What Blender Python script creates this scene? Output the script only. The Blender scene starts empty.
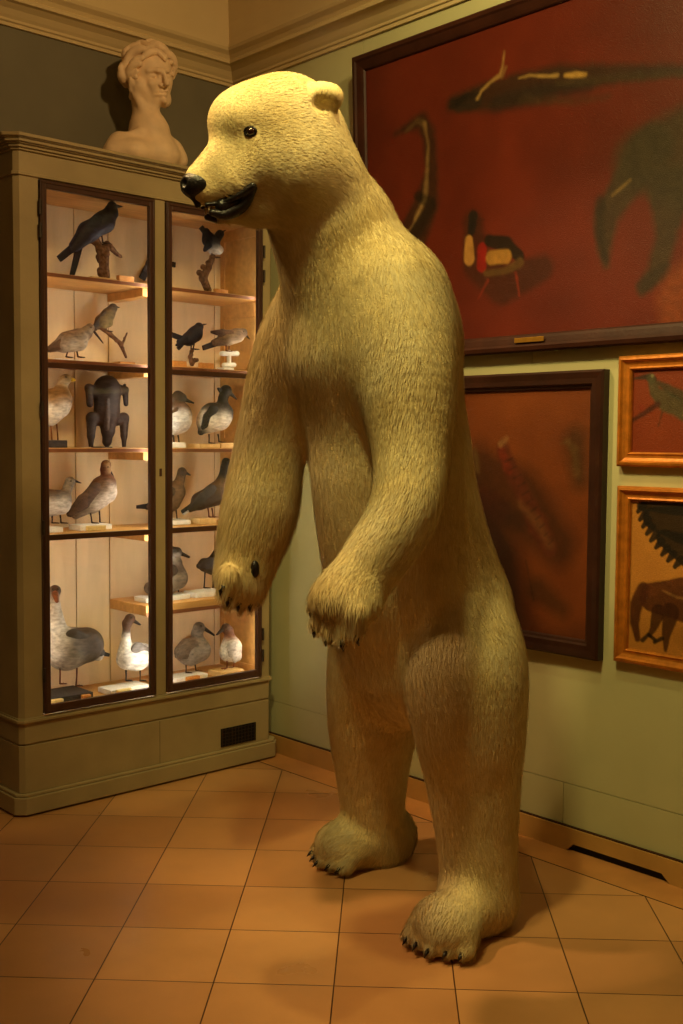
import bpy, bmesh, math
import numpy as np
from mathutils import Vector, Matrix

# ------------------------------------------------------------------ camera
CAM = np.array([-3.34824, -4.44027, 1.5])
YAW, PITCH, ROLL, FPX = math.radians(42.62443), math.radians(-3.64511), math.radians(0.438597), 1108.6
_f = np.array([math.sin(YAW) * math.cos(PITCH), math.cos(YAW) * math.cos(PITCH), math.sin(PITCH)])
_r0 = np.array([math.cos(YAW), -math.sin(YAW), 0.0])
_u0 = np.cross(_r0, _f)
_r = math.cos(ROLL) * _r0 + math.sin(ROLL) * _u0
_u = -math.sin(ROLL) * _r0 + math.cos(ROLL) * _u0
scene = bpy.context.scene
cd = bpy.data.cameras.new('camera')
cam = bpy.data.objects.new('camera', cd)
scene.collection.objects.link(cam)
cam.matrix_world = Matrix(((_r[0], _u[0], -_f[0], CAM[0]), (_r[1], _u[1], -_f[1], CAM[1]),
                           (_r[2], _u[2], -_f[2], CAM[2]), (0, 0, 0, 1)))
cd.sensor_fit = 'VERTICAL'
cd.sensor_height = 36.0
cd.sensor_width = 24.0
cd.lens = FPX / 1024 * 36
cd.clip_start = 0.05
scene.camera = cam

# ------------------------------------------------------------------ light
scene.view_settings.view_transform = 'Standard'
scene.view_settings.look = 'None'
scene.view_settings.gamma = 1.0
scene.view_settings.use_curve_mapping = False
scene.view_settings.exposure = 0.0
world = bpy.data.worlds.new('world')
scene.world = world
world.use_nodes = True
world.node_tree.nodes['Background'].inputs[0].default_value = (1.0, 0.72, 0.35, 1)
world.node_tree.nodes['Background'].inputs[1].default_value = 0.015


def spot(name, loc, target, energy, col, size=70, blend=0.6, radius=0.06):
    l = bpy.data.lights.new(name, 'SPOT')
    l.energy = energy
    l.color = col
    l.spot_size = math.radians(size)
    l.spot_blend = blend
    l.shadow_soft_size = radius
    o = bpy.data.objects.new(name, l)
    scene.collection.objects.link(o)
    o.location = loc
    d = Vector(target) - Vector(loc)
    o.rotation_euler = d.to_track_quat('-Z', 'Y').to_euler()
    return o


def point(name, loc, energy, col, radius=0.1):
    l = bpy.data.lights.new(name, 'POINT')
    l.energy = energy
    l.color = col
    l.shadow_soft_size = radius
    o = bpy.data.objects.new(name, l)
    scene.collection.objects.link(o)
    o.location = loc
    return o


WARM = (1.0, 0.66, 0.27)
YEL = (1.0, 0.84, 0.30)
spot('ceiling_spot_front', (-2.05, -1.05, 3.9), (-1.1, -1.9, 1.9), 250, WARM, 56, .7, .10)
spot('ceiling_spot_camera', (-2.3, -2.68, 3.9), (-.75, -2.1, 1.9), 205, YEL, 64, .9, .11)
spot('ceiling_spot_right', (-1.2, -3.3, 3.7), (-.7, -.3, 2.4), 130, WARM, 75, .8, .08)
spot('ceiling_spot_wall', (-1.25, -2.45, 3.75), (0, -2.3, 2.1), 75, YEL, 125, .6, .06)
spot('floor_fill_spot', (-3.3, -2.4, 3.85), (-1.9, -1.2, 0), 42, WARM, 70, .9, .10)  # unseen spot added to brighten the floor at lower left
point('ambient_fill', (-2.4, -3.4, 3.3), 11, (1.0, .58, .22), .30)  # weak warm fill added for ambient light, no lamp hangs there

# ------------------------------------------------------------------ helpers
C = scene.collection
rng = np.random.default_rng(7)


def ray(px, py):
    return _f + (px - 341.5) / FPX * _r - (py - 512) / FPX * _u


def atY(px, py, y):
    d = ray(px, py)
    return CAM + d * ((y - CAM[1]) / d[1])


def atX(px, py, x):
    d = ray(px, py)
    return CAM + d * ((x - CAM[0]) / d[0])


def ppm(P):
    return FPX / ((np.asarray(P) - CAM) @ _f)


def s2l(c):
    return tuple(((v / 12.92) if v <= 0.04045 else ((v + 0.055) / 1.055) ** 2.4) for v in c)


def rgb(r, g, b):
    return s2l((r / 255, g / 255, b / 255))


def mat(name, col, rough=0.6, var=0.12, scale=8.0, spec=0.3, bump=0.0, bscale=60.0, metallic=0.0,
        stretch=(1, 1, 1), dirt=None, coat=0.0):
    m = bpy.data.materials.new(name)
    m.use_nodes = True
    n, l = m.node_tree.nodes, m.node_tree.links
    b = n['Principled BSDF']
    b.inputs['Roughness'].default_value = rough
    b.inputs['Specular IOR Level'].default_value = spec
    b.inputs['Metallic'].default_value = metallic
    b.inputs['Coat Weight'].default_value = coat
    tc = n.new('ShaderNodeTexCoord')
    mp = n.new('ShaderNodeMapping')
    mp.inputs['Scale'].default_value = stretch
    l.new(tc.outputs['Object'], mp.inputs[0])
    nz = n.new('ShaderNodeTexNoise')
    nz.inputs['Scale'].default_value = scale
    nz.inputs['Detail'].default_value = 5
    l.new(mp.outputs[0], nz.inputs['Vector'])
    mix = n.new('ShaderNodeMix')
    mix.data_type = 'RGBA'
    d = dirt if dirt else tuple(c * (1 - var * 2) for c in col)
    mix.inputs[6].default_value = (*d, 1)
    mix.inputs[7].default_value = (*[min(1, c * (1 + var)) for c in col], 1)
    rp = n.new('ShaderNodeMapRange')
    rp.inputs[1].default_value = 0.3
    rp.inputs[2].default_value = 0.7
    l.new(nz.outputs[0], rp.inputs[0])
    l.new(rp.outputs[0], mix.inputs[0])
    l.new(mix.outputs[2], b.inputs['Base Color'])
    if bump:
        n2 = n.new('ShaderNodeTexNoise')
        n2.inputs['Scale'].default_value = bscale
        n2.inputs['Detail'].default_value = 4
        l.new(mp.outputs[0], n2.inputs['Vector'])
        bp = n.new('ShaderNodeBump')
        bp.inputs['Strength'].default_value = bump
        bp.inputs['Distance'].default_value = 0.01
        l.new(n2.outputs[0], bp.inputs['Height'])
        l.new(bp.outputs[0], b.inputs['Normal'])
    return m


def colmat(name, rough=0.7, spec=0.2, speck=0.25, scale=90.0, bump=0.25, coat=0.0, stretch=(1, 1, 1)):
    """a material that takes the thing's own colours from its Col attribute, broken up by a fine speckle"""
    m = bpy.data.materials.new(name)
    m.use_nodes = True
    n, l = m.node_tree.nodes, m.node_tree.links
    b = n['Principled BSDF']
    b.inputs['Roughness'].default_value = rough
    b.inputs['Specular IOR Level'].default_value = spec
    b.inputs['Coat Weight'].default_value = coat
    a = n.new('ShaderNodeAttribute')
    a.attribute_name = 'Col'
    tc = n.new('ShaderNodeTexCoord')
    mp = n.new('ShaderNodeMapping')
    mp.inputs['Scale'].default_value = stretch
    l.new(tc.outputs['Object'], mp.inputs[0])
    nz = n.new('ShaderNodeTexNoise')
    nz.inputs['Scale'].default_value = scale
    nz.inputs['Detail'].default_value = 4
    l.new(mp.outputs[0], nz.inputs['Vector'])
    rp = n.new('ShaderNodeMapRange')
    rp.inputs[1].default_value = 0.3
    rp.inputs[2].default_value = 0.7
    rp.inputs[3].default_value = 1 - speck
    rp.inputs[4].default_value = 1 + speck * 0.6
    l.new(nz.outputs[0], rp.inputs[0])
    vm = n.new('ShaderNodeVectorMath')
    vm.operation = 'SCALE'
    l.new(a.outputs['Color'], vm.inputs[0])
    l.new(rp.outputs[0], vm.inputs['Scale'])
    l.new(vm.outputs[0], b.inputs['Base Color'])
    if bump:
        bp = n.new('ShaderNodeBump')
        bp.inputs['Strength'].default_value = bump
        bp.inputs['Distance'].default_value = 0.004
        l.new(nz.outputs[0], bp.inputs['Height'])
        l.new(bp.outputs[0], b.inputs['Normal'])
    return m


def tag(o, label=None, cat=None, group=None, kind=None):
    if label:
        o['label'] = label
    if cat:
        o['category'] = cat
    if group:
        o['group'] = group
    if kind:
        o['kind'] = kind
    return o


def empty(name, loc, label, cat, group=None):
    o = bpy.data.objects.new(name, None)
    o.empty_display_size = 0.1
    C.objects.link(o)
    o.location = loc
    return tag(o, label, cat, group)


def link(name, me, m, parent=None, loc=None):
    o = bpy.data.objects.new(name, me)
    C.objects.link(o)
    if m is not None:
        me.materials.append(m)
    if parent is not None:
        o.parent = parent
    elif loc is not None:
        o.location = loc
    return o


def origin(parent):
    """world position of a parent's origin (things carry no rotation while they are built)"""
    v = np.zeros(3)
    while parent is not None:
        v += np.array(parent.location)
        parent = parent.parent
    return v


def mesh(name, V, F, m, parent=None, loc=None, smooth=False, cols=None):
    V = np.asarray(V, dtype=float)
    if parent is not None:
        V = V - origin(parent)
    elif loc is not None:
        V = V - np.asarray(loc)
    me = bpy.data.meshes.new(name)
    me.from_pydata(V.tolist(), [], [list(map(int, f)) for f in F])
    if smooth:
        me.polygons.foreach_set('use_smooth', [True] * len(me.polygons))
    if cols is not None:
        at = me.color_attributes.new('Col', 'FLOAT_COLOR', 'POINT')
        c = np.ones((len(V), 4), dtype=np.float32)
        c[:, :3] = cols
        at.data.foreach_set('color', c.ravel())
    me.update()
    return link(name, me, m, parent, loc)


class MB:
    """collects primitive solids into one mesh"""

    def __init__(s):
        s.V, s.F = [], []

    def add(s, V, F):
        o = len(s.V)
        s.V += [tuple(v) for v in V]
        s.F += [[o + i for i in f] for f in F]
        return s

    def box(s, x0, x1, y0, y1, z0, z1):
        V = [(x, y, z) for x in (x0, x1) for y in (y0, y1) for z in (z0, z1)]
        return s.add(V, [(0, 1, 3, 2), (4, 6, 7, 5), (0, 4, 5, 1), (2, 3, 7, 6), (0, 2, 6, 4), (1, 5, 7, 3)])

    def prism(s, pts, z0, z1):
        """vertical prism on a counter-clockwise outline"""
        n = len(pts)
        V = [(x, y, z0) for x, y in pts] + [(x, y, z1) for x, y in pts]
        F = [tuple(range(n - 1, -1, -1)), tuple(range(n, 2 * n))]
        F += [(i, (i + 1) % n, n + (i + 1) % n, n + i) for i in range(n)]
        return s.add(V, F)

    def tube(s, pts, rad, n=8):
        pts = [np.asarray(p, float) for p in pts]
        if not hasattr(rad, '__len__'):
            rad = [rad] * len(pts)
        V, F = [], []
        for i, p in enumerate(pts):
            d = pts[min(i + 1, len(pts) - 1)] - pts[max(i - 1, 0)]
            d = d / (np.linalg.norm(d) + 1e-9)
            a = np.cross(d, (0, 0, 1) if abs(d[2]) < 0.9 else (1, 0, 0))
            a /= np.linalg.norm(a)
            b = np.cross(d, a)
            for k in range(n):
                t = 2 * math.pi * k / n
                V.append(p + rad[i] * (math.cos(t) * a + math.sin(t) * b))
        for i in range(len(pts) - 1):
            for k in range(n):
                k2 = (k + 1) % n
                F.append((i * n + k, i * n + k2, (i + 1) * n + k2, (i + 1) * n + k))
        F.append(tuple(range(n - 1, -1, -1)))
        F.append(tuple((len(pts) - 1) * n + k for k in range(n)))
        return s.add(V, F)

    def build(s, name, m, parent=None, loc=None, bevel=0.0, smooth=False):
        o = mesh(name, s.V, s.F, m, parent, loc, smooth)
        bm = bmesh.new()
        bm.from_mesh(o.data)
        bmesh.ops.recalc_face_normals(bm, faces=bm.faces)
        bm.to_mesh(o.data)
        bm.free()
        if bevel:
            b = o.modifiers.new('bevel', 'BEVEL')
            b.width = bevel
            b.segments = 2
            b.limit_method = 'ANGLE'
        return o


# --- solid modelling by smooth union of tapered limbs and ellipsoids --------
def cap(a, b, ra, rb, k=0.02, col=None, op='+', flow=None):
    a, b = np.asarray(a, np.float32), np.asarray(b, np.float32)
    if np.linalg.norm(b - a) < 1e-6:
        b = a + np.array([0, 0, 1e-4], np.float32)
    return dict(t='c', a=a, b=b, ra=ra, rb=rb, k=k, col=col, op=op, flow=flow)


def ell(c, r, R=None, k=0.02, col=None, op='+', flow=None):
    return dict(t='e', c=np.asarray(c, np.float32), r=np.asarray(r, np.float32),
                R=np.eye(3, dtype=np.float32) if R is None else np.asarray(R, np.float32), k=k, col=col, op=op, flow=flow)


def chain(pts, rad, k=.04, n=5):
    """a smoothly bending, evenly tapering limb through several joints"""
    pts = [np.asarray(p, float) for p in pts]
    X = [pts[0] * 2 - pts[1]] + pts + [pts[-1] * 2 - pts[-2]]
    r = [rad[0]] + list(rad) + [rad[-1]]
    PP, RR = [], []
    for i in range(1, len(X) - 2):
        for t in np.linspace(0, 1, n, endpoint=(i == len(X) - 3)):
            w = np.array([-t + 2 * t * t - t ** 3, 2 - 5 * t * t + 3 * t ** 3, t + 4 * t * t - 3 * t ** 3, -t * t + t ** 3]) / 2
            PP.append(w[0] * X[i - 1] + w[1] * X[i] + w[2] * X[i + 1] + w[3] * X[i + 2])
            RR.append(w[0] * r[i - 1] + w[1] * r[i] + w[2] * r[i + 1] + w[3] * r[i + 2])
    segs = [cap(a, b, ra, rb) for a, b, ra, rb in zip(PP[:-1], PP[1:], RR[:-1], RR[1:])]
    return dict(t='h', segs=segs, k=k, col=None, op='+', flow=None)


def sd1(P, q):
    if q['t'] == 'h':
        d = sd1(P, q['segs'][0])
        for g_ in q['segs'][1:]:
            d = np.minimum(d, sd1(P, g_))
        return d
    if q['t'] == 'c':
        pa = P - q['a']
        ba = q['b'] - q['a']
        h = np.clip(pa @ ba / float(ba @ ba), 0, 1)
        return np.linalg.norm(pa - h[:, None] * ba, axis=1) - (q['ra'] + (q['rb'] - q['ra']) * h)
    p = (P - q['c']) @ q['R'].T
    k0 = np.linalg.norm(p / q['r'], axis=1)
    k1 = np.linalg.norm(p / (q['r'] ** 2), axis=1)
    return k0 * (k0 - 1) / (k1 + 1e-9)


def sdf(P, prims):
    P = np.asarray(P, np.float32)
    d = None
    for q in prims:
        v = sd1(P, q)
        if d is None:
            d = v
            continue
        k = q['k']
        if q['op'] == '+':
            h = np.clip(0.5 + 0.5 * (d - v) / k, 0, 1)
            d = d * (1 - h) + v * h - k * h * (1 - h)
        else:
            h = np.clip(0.5 - 0.5 * (d + v) / k, 0, 1)
            d = d * (1 - h) - v * h + k * h * (1 - h)
    return d


def bounds(prims):
    lo, hi = np.full(3, 1e9), np.full(3, -1e9)
    for q in prims:
        if q['op'] != '+':
            continue
        if q['t'] in 'ch':
            for g_ in (q['segs'] if q['t'] == 'h' else [q]):
                for p, r in ((g_['a'], g_['ra']), (g_['b'], g_['rb'])):
                    lo, hi = np.minimum(lo, p - r), np.maximum(hi, p + r)
        else:
            e = np.abs(q['R'].T * q['r']).sum(axis=1)
            lo, hi = np.minimum(lo, q['c'] - e), np.maximum(hi, q['c'] + e)
    return lo, hi


def grad(P, prims, e=1e-3):
    g = np.stack([sdf(P + np.eye(3, dtype=np.float32)[i] * e, prims) - sdf(P - np.eye(3, dtype=np.float32)[i] * e, prims)
                  for i in range(3)], axis=1)
    return g / (np.linalg.norm(g, axis=1, keepdims=True) + 1e-9)


def surf(prims, h, floor_z=None):
    lo, hi = bounds(prims)
    lo = lo - 2.5 * h
    hi = hi + 2.5 * h
    B = 4
    n = np.ceil((hi - lo) / (h * B)).astype(int) * B + 1
    nc = (n - 1) // B + 1
    ax = [lo[i] + np.arange(nc[i]) * h * B for i in range(3)]
    G = np.stack(np.meshgrid(*ax, indexing='ij'), -1).reshape(-1, 3)
    Dc = sdf(G, prims).reshape(nc)
    F = np.repeat(np.repeat(np.repeat(Dc, B, 0), B, 1), B, 2)[:n[0], :n[1], :n[2]]
    off = B // 2  # centre each coarse sample on its block
    F = F[:n[0], :n[1], :n[2]].copy()
    m = np.abs(F) < h * B * 3.2
    idx = np.argwhere(m)
    P = lo + idx * h
    vals = np.empty(len(idx), np.float32)
    for s in range(0, len(idx), 400000):
        vals[s:s + 400000] = sdf(P[s:s + 400000], prims)
    F[m] = vals
    if floor_z is not None:
        zz = lo[2] + np.arange(n[2]) * h
        F = np.maximum(F, (floor_z - zz)[None, None, :])
    s = F < 0
    cs = [(i, j, k) for i in (0, 1) for j in (0, 1) for k in (0, 1)]
    sl = lambda A, c: A[c[0]:A.shape[0] - 1 + c[0], c[1]:A.shape[1] - 1 + c[1], c[2]:A.shape[2] - 1 + c[2]]
    tot = sum(sl(s, c).astype(np.int8) for c in cs)
    mask = (tot > 0) & (tot < 8)
    cell = np.argwhere(mask)
    ids = -np.ones(mask.shape, np.int64)
    ids[mask] = np.arange(len(cell))
    fc = {c: sl(F, c)[mask] for c in cs}
    acc = np.zeros((len(cell), 3))
    cnt = np.zeros(len(cell))
    for c0 in cs:
        for a in range(3):
            if c0[a]:
                continue
            c1 = tuple(1 if i == a else c0[i] for i in range(3))
            f0, f1 = fc[c0], fc[c1]
            x = (f0 < 0) != (f1 < 0)
            t = np.where(x, f0 / np.where(x, f0 - f1, 1), 0)
            p = np.tile(np.array(c0, float), (len(cell), 1))
            p[:, a] += t
            acc[x] += p[x]
            cnt[x] += 1
    V = lo + (cell + acc / cnt[:, None]) * h
    Q = []
    for a in range(3):
        b, c = (a + 1) % 3, (a + 2) % 3
        s0 = np.take(s, range(s.shape[a] - 1), axis=a)
        s1 = np.take(s, range(1, s.shape[a]), axis=a)
        e = np.argwhere(s0 != s1)
        e = e[(e[:, b] > 0) & (e[:, c] > 0) & (e[:, b] < s.shape[b] - 1) & (e[:, c] < s.shape[c] - 1)]
        flip = s0[tuple(e.T)]

        def g(db, dc):
            q = e.copy()
            q[:, b] -= db
            q[:, c] -= dc
            return ids[tuple(q.T)]
        q = np.stack([g(1, 1), g(0, 1), g(0, 0), g(1, 0)], 1)
        q[~flip] = q[~flip][:, ::-1]
        Q.append(q)
    Q = np.concatenate(Q)
    Q = Q[(Q >= 0).all(1)]
    if floor_z is None:
        V = V - grad(V, prims) * sdf(V, prims)[:, None]
    return V, Q


def pcol(V, prims, soft=0.004, default=(0.5, 0.5, 0.5)):
    W = np.zeros(len(V))
    out = np.zeros((len(V), 3))
    D = [(sd1(np.asarray(V, np.float32), q), q['col']) for q in prims if q['op'] == '+' and q['col'] is not None]
    mn = np.min([d for d, _ in D], axis=0)
    for d, c in D:
        w = np.exp(-np.clip((d - mn) / soft, 0, 40))
        W += w
        out += w[:, None] * np.array(c)
    return out / W[:, None]


def blob(name, prims, h, m, parent=None, loc=None, soft=0.004):
    V, Q = surf(prims, h)
    cols = pcol(V, prims, soft) if any(q['col'] is not None for q in prims) else None
    return mesh(name, V, Q, m, parent, loc, True, cols)


def march(px, py, prims, t0=2.0, t1=8.0):
    d = ray(px, py)
    d = d / np.linalg.norm(d)
    t = t0
    for _ in range(300):
        P = CAM + d * t
        s = float(sdf(P[None], prims)[0])
        if s < 0.0008:
            return P
        t += max(s * 0.7, 0.0008)
        if t > t1:
            break
    return None


# ------------------------------------------------------------------ materials
M = {}
M['wall'] = mat('sage_wall_paint', rgb(188, 184, 142), 0.6, 0.04, 3.0, 0.25, 0.08, 220)
M['wall_dark'] = mat('dimmed_grey_wall_paint', rgb(116, 110, 92), 0.7, 0.05, 4.0, 0.2, 0.06, 220)  # dimness put into the colour, offsetting the spot aimed at the bust
M['ceil'] = mat('cream_plaster', rgb(206, 184, 140), 0.7, 0.05, 2.0, 0.2)
M['cab'] = mat('grey_green_cabinet_paint', rgb(166, 148, 112), 0.5, 0.07, 5.0, 0.3, 0.05, 120)
M['base'] = mat('ochre_baseboard_paint', rgb(190, 145, 82), 0.45, 0.08, 6.0, 0.35)
M['dark'] = mat('dark_stained_wood', rgb(74, 46, 34), 0.35, 0.15, 12.0, 0.4, 0.1, 80, stretch=(1, 1, 0.2))
M['mahog'] = mat('mahogany_frame', rgb(56, 26, 17), 0.5, 0.15, 10.0, 0.25, 0.1, 60)
M['brown'] = mat('dark_brown_frame', rgb(52, 26, 17), 0.42, 0.15, 12.0, 0.35, 0.1, 60)
M['gold'] = mat('gilt_frame', rgb(196, 120, 38), 0.38, 0.15, 25.0, 0.5, 0.15, 90, metallic=0.35)
M['pine'] = mat('pale_pine_planks', rgb(230, 202, 158), 0.55, 0.05, 7.0, 0.3, 0.0, 60, stretch=(3, 3, 0.6))
M['pine_shelf'] = mat('pine_shelf_wood', rgb(206, 156, 88), 0.5, 0.10, 9.0, 0.3, stretch=(0.5, 4, 4))
M['edge'] = mat('brown_shelf_edge', rgb(126, 72, 36), 0.45, 0.12, 20, 0.4)
M['seam'] = mat('orange_brown_joint', rgb(140, 80, 36), 0.6, 0.1, 20)
M['black'] = mat('black_gap', rgb(16, 14, 12), 0.6, 0.1, 20)
M['black_gloss'] = mat('black_wet_skin', rgb(26, 22, 21), 0.3, 0.3, 60, 0.45, 0.3, 180)
M['claw'] = mat('dark_claw_horn', rgb(34, 24, 17), 0.35, 0.3, 60, 0.4)
M['tooth'] = mat('ivory_tooth', rgb(225, 205, 160), 0.35, 0.1, 60, 0.4)
M['tongue'] = mat('dried_pink_tongue', rgb(112, 48, 38), 0.5, 0.2, 60, 0.3)
M['eye'] = mat('brown_glass_eye', rgb(40, 20, 10), 0.08, 0.3, 60, 0.6, coat=1.0)
M['birdeye'] = mat('black_bead_eye', rgb(14, 10, 8), 0.1, 0.1, 60, 0.6)
M['marble'] = mat('aged_plaster_cast', rgb(236, 206, 170), 0.55, 0.08, 14, 0.3, 0.08, 60)
M['brass'] = mat('brass_plate', rgb(205, 150, 60), 0.3, 0.1, 30, 0.5, metallic=0.7)
M['iron'] = mat('dark_iron', rgb(60, 48, 38), 0.45, 0.2, 40, 0.5, metallic=0.4)
M['tray'] = mat('dark_stone_mount', rgb(52, 50, 50), 0.6, 0.2, 40)
M['whiteblock'] = mat('white_painted_wood', rgb(226, 222, 212), 0.55, 0.06, 30)
M['creamblock'] = mat('bare_wood_block', rgb(214, 178, 118), 0.55, 0.10, 30)
M['paper'] = mat('cream_paper_tag', rgb(226, 200, 130), 0.6, 0.08, 60)
M['orange_tag'] = mat('orange_wood_tag', rgb(196, 132, 62), 0.55, 0.12, 50)
M['bark'] = mat('rough_branch_bark', rgb(112, 80, 56), 0.85, 0.35, 60, 0.15, 0.8, 90)
M['feather'] = colmat('plumage', 0.6, 0.3, 0.42, 75, 0.6, stretch=(.5, 1, 1.2))
M['canvas'] = colmat('oil_on_canvas', 0.40, 0.45, 0.14, 260, 0.45)

m = bpy.data.materials.new('door_glass')
m.use_nodes = True
n, l = m.node_tree.nodes, m.node_tree.links
n.remove(n['Principled BSDF'])
tr = n.new('ShaderNodeBsdfTransparent')
tr.inputs[0].default_value = (0.96, 0.97, 0.95, 1)
gl = n.new('ShaderNodeBsdfGlossy')
gl.inputs['Roughness'].default_value = 0.02
fr = n.new('ShaderNodeLayerWeight')
fr.inputs[0].default_value = 0.5
pw_ = n.new('ShaderNodeMath')
pw_.operation = 'POWER'
pw_.inputs[1].default_value = 5.0
l.new(fr.outputs['Facing'], pw_.inputs[0])
ml_ = n.new('ShaderNodeMath')
ml_.operation = 'MULTIPLY_ADD'
ml_.inputs[1].default_value = 0.6
ml_.inputs[2].default_value = 0.035
l.new(pw_.outputs[0], ml_.inputs[0])
mx = n.new('ShaderNodeMixShader')
l.new(ml_.outputs[0], mx.inputs[0])
l.new(tr.outputs[0], mx.inputs[1])
l.new(gl.outputs[0], mx.inputs[2])
l.new(mx.outputs[0], n['Material Output'].inputs[0])
M['glass'] = m

m = bpy.data.materials.new('lit_strip')
m.use_nodes = True
b = m.node_tree.nodes['Principled BSDF']
b.inputs['Base Color'].default_value = (1, 1, 1, 1)
b.inputs['Emission Color'].default_value = (1.0, 0.95, 0.86, 1)
b.inputs['Emission Strength'].default_value = 21.0
M['strip'] = m

# floor tiles -------------------------------------------------------------
m = bpy.data.materials.new('terracotta_floor_tiles')
m.use_nodes = True
n, l = m.node_tree.nodes, m.node_tree.links
b = n['Principled BSDF']
tc = n.new('ShaderNodeTexCoord')
mp = n.new('ShaderNodeMapping')
mp.vector_type = 'TEXTURE'
T = 0.334
mp.inputs['Rotation'].default_value = (0, 0, math.radians(45))
# tile lines at (x-y)/sqrt2 = -0.03 + k*T and (x+y)/sqrt2 = 0.132 + k*T
u0, v0 = 0.132, 0.03
s2 = math.sqrt(2) / 2
mp.inputs['Location'].default_value = (u0 * s2 - v0 * s2, u0 * s2 + v0 * s2, 0)
l.new(tc.outputs['Object'], mp.inputs[0])
bk = n.new('ShaderNodeTexBrick')
bk.offset = 0.0
bk.squash = 1.0
bk.inputs['Scale'].default_value = 1.0
bk.inputs['Brick Width'].default_value = T
bk.inputs['Row Height'].default_value = T
bk.inputs['Mortar Size'].default_value = 0.0022
bk.inputs['Mortar Smooth'].default_value = 0.3
bk.inputs['Color1'].default_value = (*rgb(186, 132, 84), 1)
bk.inputs['Color2'].default_value = (*rgb(204, 150, 98), 1)
bk.inputs['Mortar'].default_value = (*rgb(70, 40, 24), 1)
l.new(mp.outputs[0], bk.inputs['Vector'])
nz = n.new('ShaderNodeTexNoise')
nz.inputs['Scale'].default_value = 2.2
nz.inputs['Detail'].default_value = 8
l.new(tc.outputs['Object'], nz.inputs['Vector'])
rp = n.new('ShaderNodeMapRange')
rp.inputs[1].default_value = 0.3
rp.inputs[2].default_value = 0.7
rp.inputs[3].default_value = 0.78
rp.inputs[4].default_value = 1.12
l.new(nz.outputs[0], rp.inputs[0])
vm = n.new('ShaderNodeVectorMath')
vm.operation = 'SCALE'
l.new(bk.outputs['Color'], vm.inputs[0])
l.new(rp.outputs[0], vm.inputs['Scale'])
l.new(vm.outputs[0], b.inputs['Base Color'])
r2 = n.new('ShaderNodeMapRange')
r2.inputs[1].default_value = 0.3
r2.inputs[2].default_value = 0.7
r2.inputs[3].default_value = 0.26
r2.inputs[4].default_value = 0.42
l.new(nz.outputs[0], r2.inputs[0])
l.new(r2.outputs[0], b.inputs['Roughness'])
b.inputs['Specular IOR Level'].default_value = 0.4
bp = n.new('ShaderNodeBump')
bp.inputs['Strength'].default_value = 0.5
bp.inputs['Distance'].default_value = 0.002
inv = n.new('ShaderNodeMath')
inv.operation = 'SUBTRACT'
inv.inputs[0].default_value = 1.0
l.new(bk.outputs['Fac'], inv.inputs[1])
l.new(inv.outputs[0], bp.inputs['Height'])
l.new(bp.outputs[0], b.inputs['Normal'])
M['floor'] = m
M['border'] = mat('terracotta_border', rgb(196, 136, 80), 0.36, 0.12, 4.0, 0.4)

# ------------------------------------------------------------------ the room
XL, YF, ZC = -5.0, -6.2, 4.0


def struct(o):
    o['kind'] = 'structure'
    return o


struct(MB().box(XL, 0.0, YF, 0.0, -0.1, 0.0).build('floor', M['floor']))
struct(MB().box(XL - .1, 0.1, YF - .1, 0.1, ZC, ZC + .1).build('ceiling', M['ceil']))
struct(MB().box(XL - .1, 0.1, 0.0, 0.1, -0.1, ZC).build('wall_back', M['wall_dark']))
w = MB()
# panelled wall: separate boards with hairline joints
rows = [(-0.1, 0.244, [0.0, -2.03, -4.1, YF - .1]), (0.247, 1.795, [0.0, -4.1, YF - .1]), (1.795, 3.26, [0.0, -0.92, -1.848, -4.1, YF - .1]),
        (3.26, ZC, [0.0, YF - .1])]
for z0, z1, ys in rows:
    for a, c in zip(ys[:-1], ys[1:]):
        w.box(0.0, 0.1, c + 0.0015, a - (0.0015 if a < 0 else 0), z0, z1)
w.box(0.004, 0.1, YF, 0.0, -0.1, ZC)
struct(w.build('wall_right', M['wall']))
struct(MB().box(XL - .1, XL, YF - .1, 0.1, -0.1, ZC).build('wall_left', M['wall']))
struct(MB().box(XL, 0.0, YF - .1, YF, -0.1, ZC).build('wall_front', M['wall']))


def ring(profile, x0, x1, y0, y1):
    """profile (inset, z) swept round the inside of the room"""
    b = MB()
    V, F = [], []
    n = len(profile)
    for i, z in profile:
        V += [(x0 + i, y0 + i, z), (x1 - i, y0 + i, z), (x1 - i, y1 - i, z), (x0 + i, y1 - i, z)]
    for a in range(n):
        c = (a + 1) % n
        for k in range(4):
            k2 = (k + 1) % 4
            F.append((a * 4 + k, a * 4 + k2, c * 4 + k2, c * 4 + k))
    return b.add(V, F)


prof = [(-.01, 3.215), (.012, 3.215), (.014, 3.228), (.022, 3.232), (.024, 3.242), (.034, 3.252), (.05, 3.272), (.075, 3.288), (.092, 3.292),
        (.094, 3.305), (.088, 3.312), (.098, 3.326), (.118, 3.34), (.124, 3.352), (.124, 3.365), (-.01, 3.365)]
struct(ring(prof, XL, 0, YF, 0).build('trim_1', M['ceil']))
cv = [(-.01, 3.36), (.11, 3.36)] + [(.11 + .45 * (1 - math.cos(t)), 3.36 + .64 * math.sin(t)) for t in np.linspace(0.05, math.pi / 2, 14)] + [(-.01, 4.0)]
cv = [(i, z) for i, z in cv]
struct(ring(cv, XL, 0, YF, 0).build('trim_2', M['ceil'], smooth=False))
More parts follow.
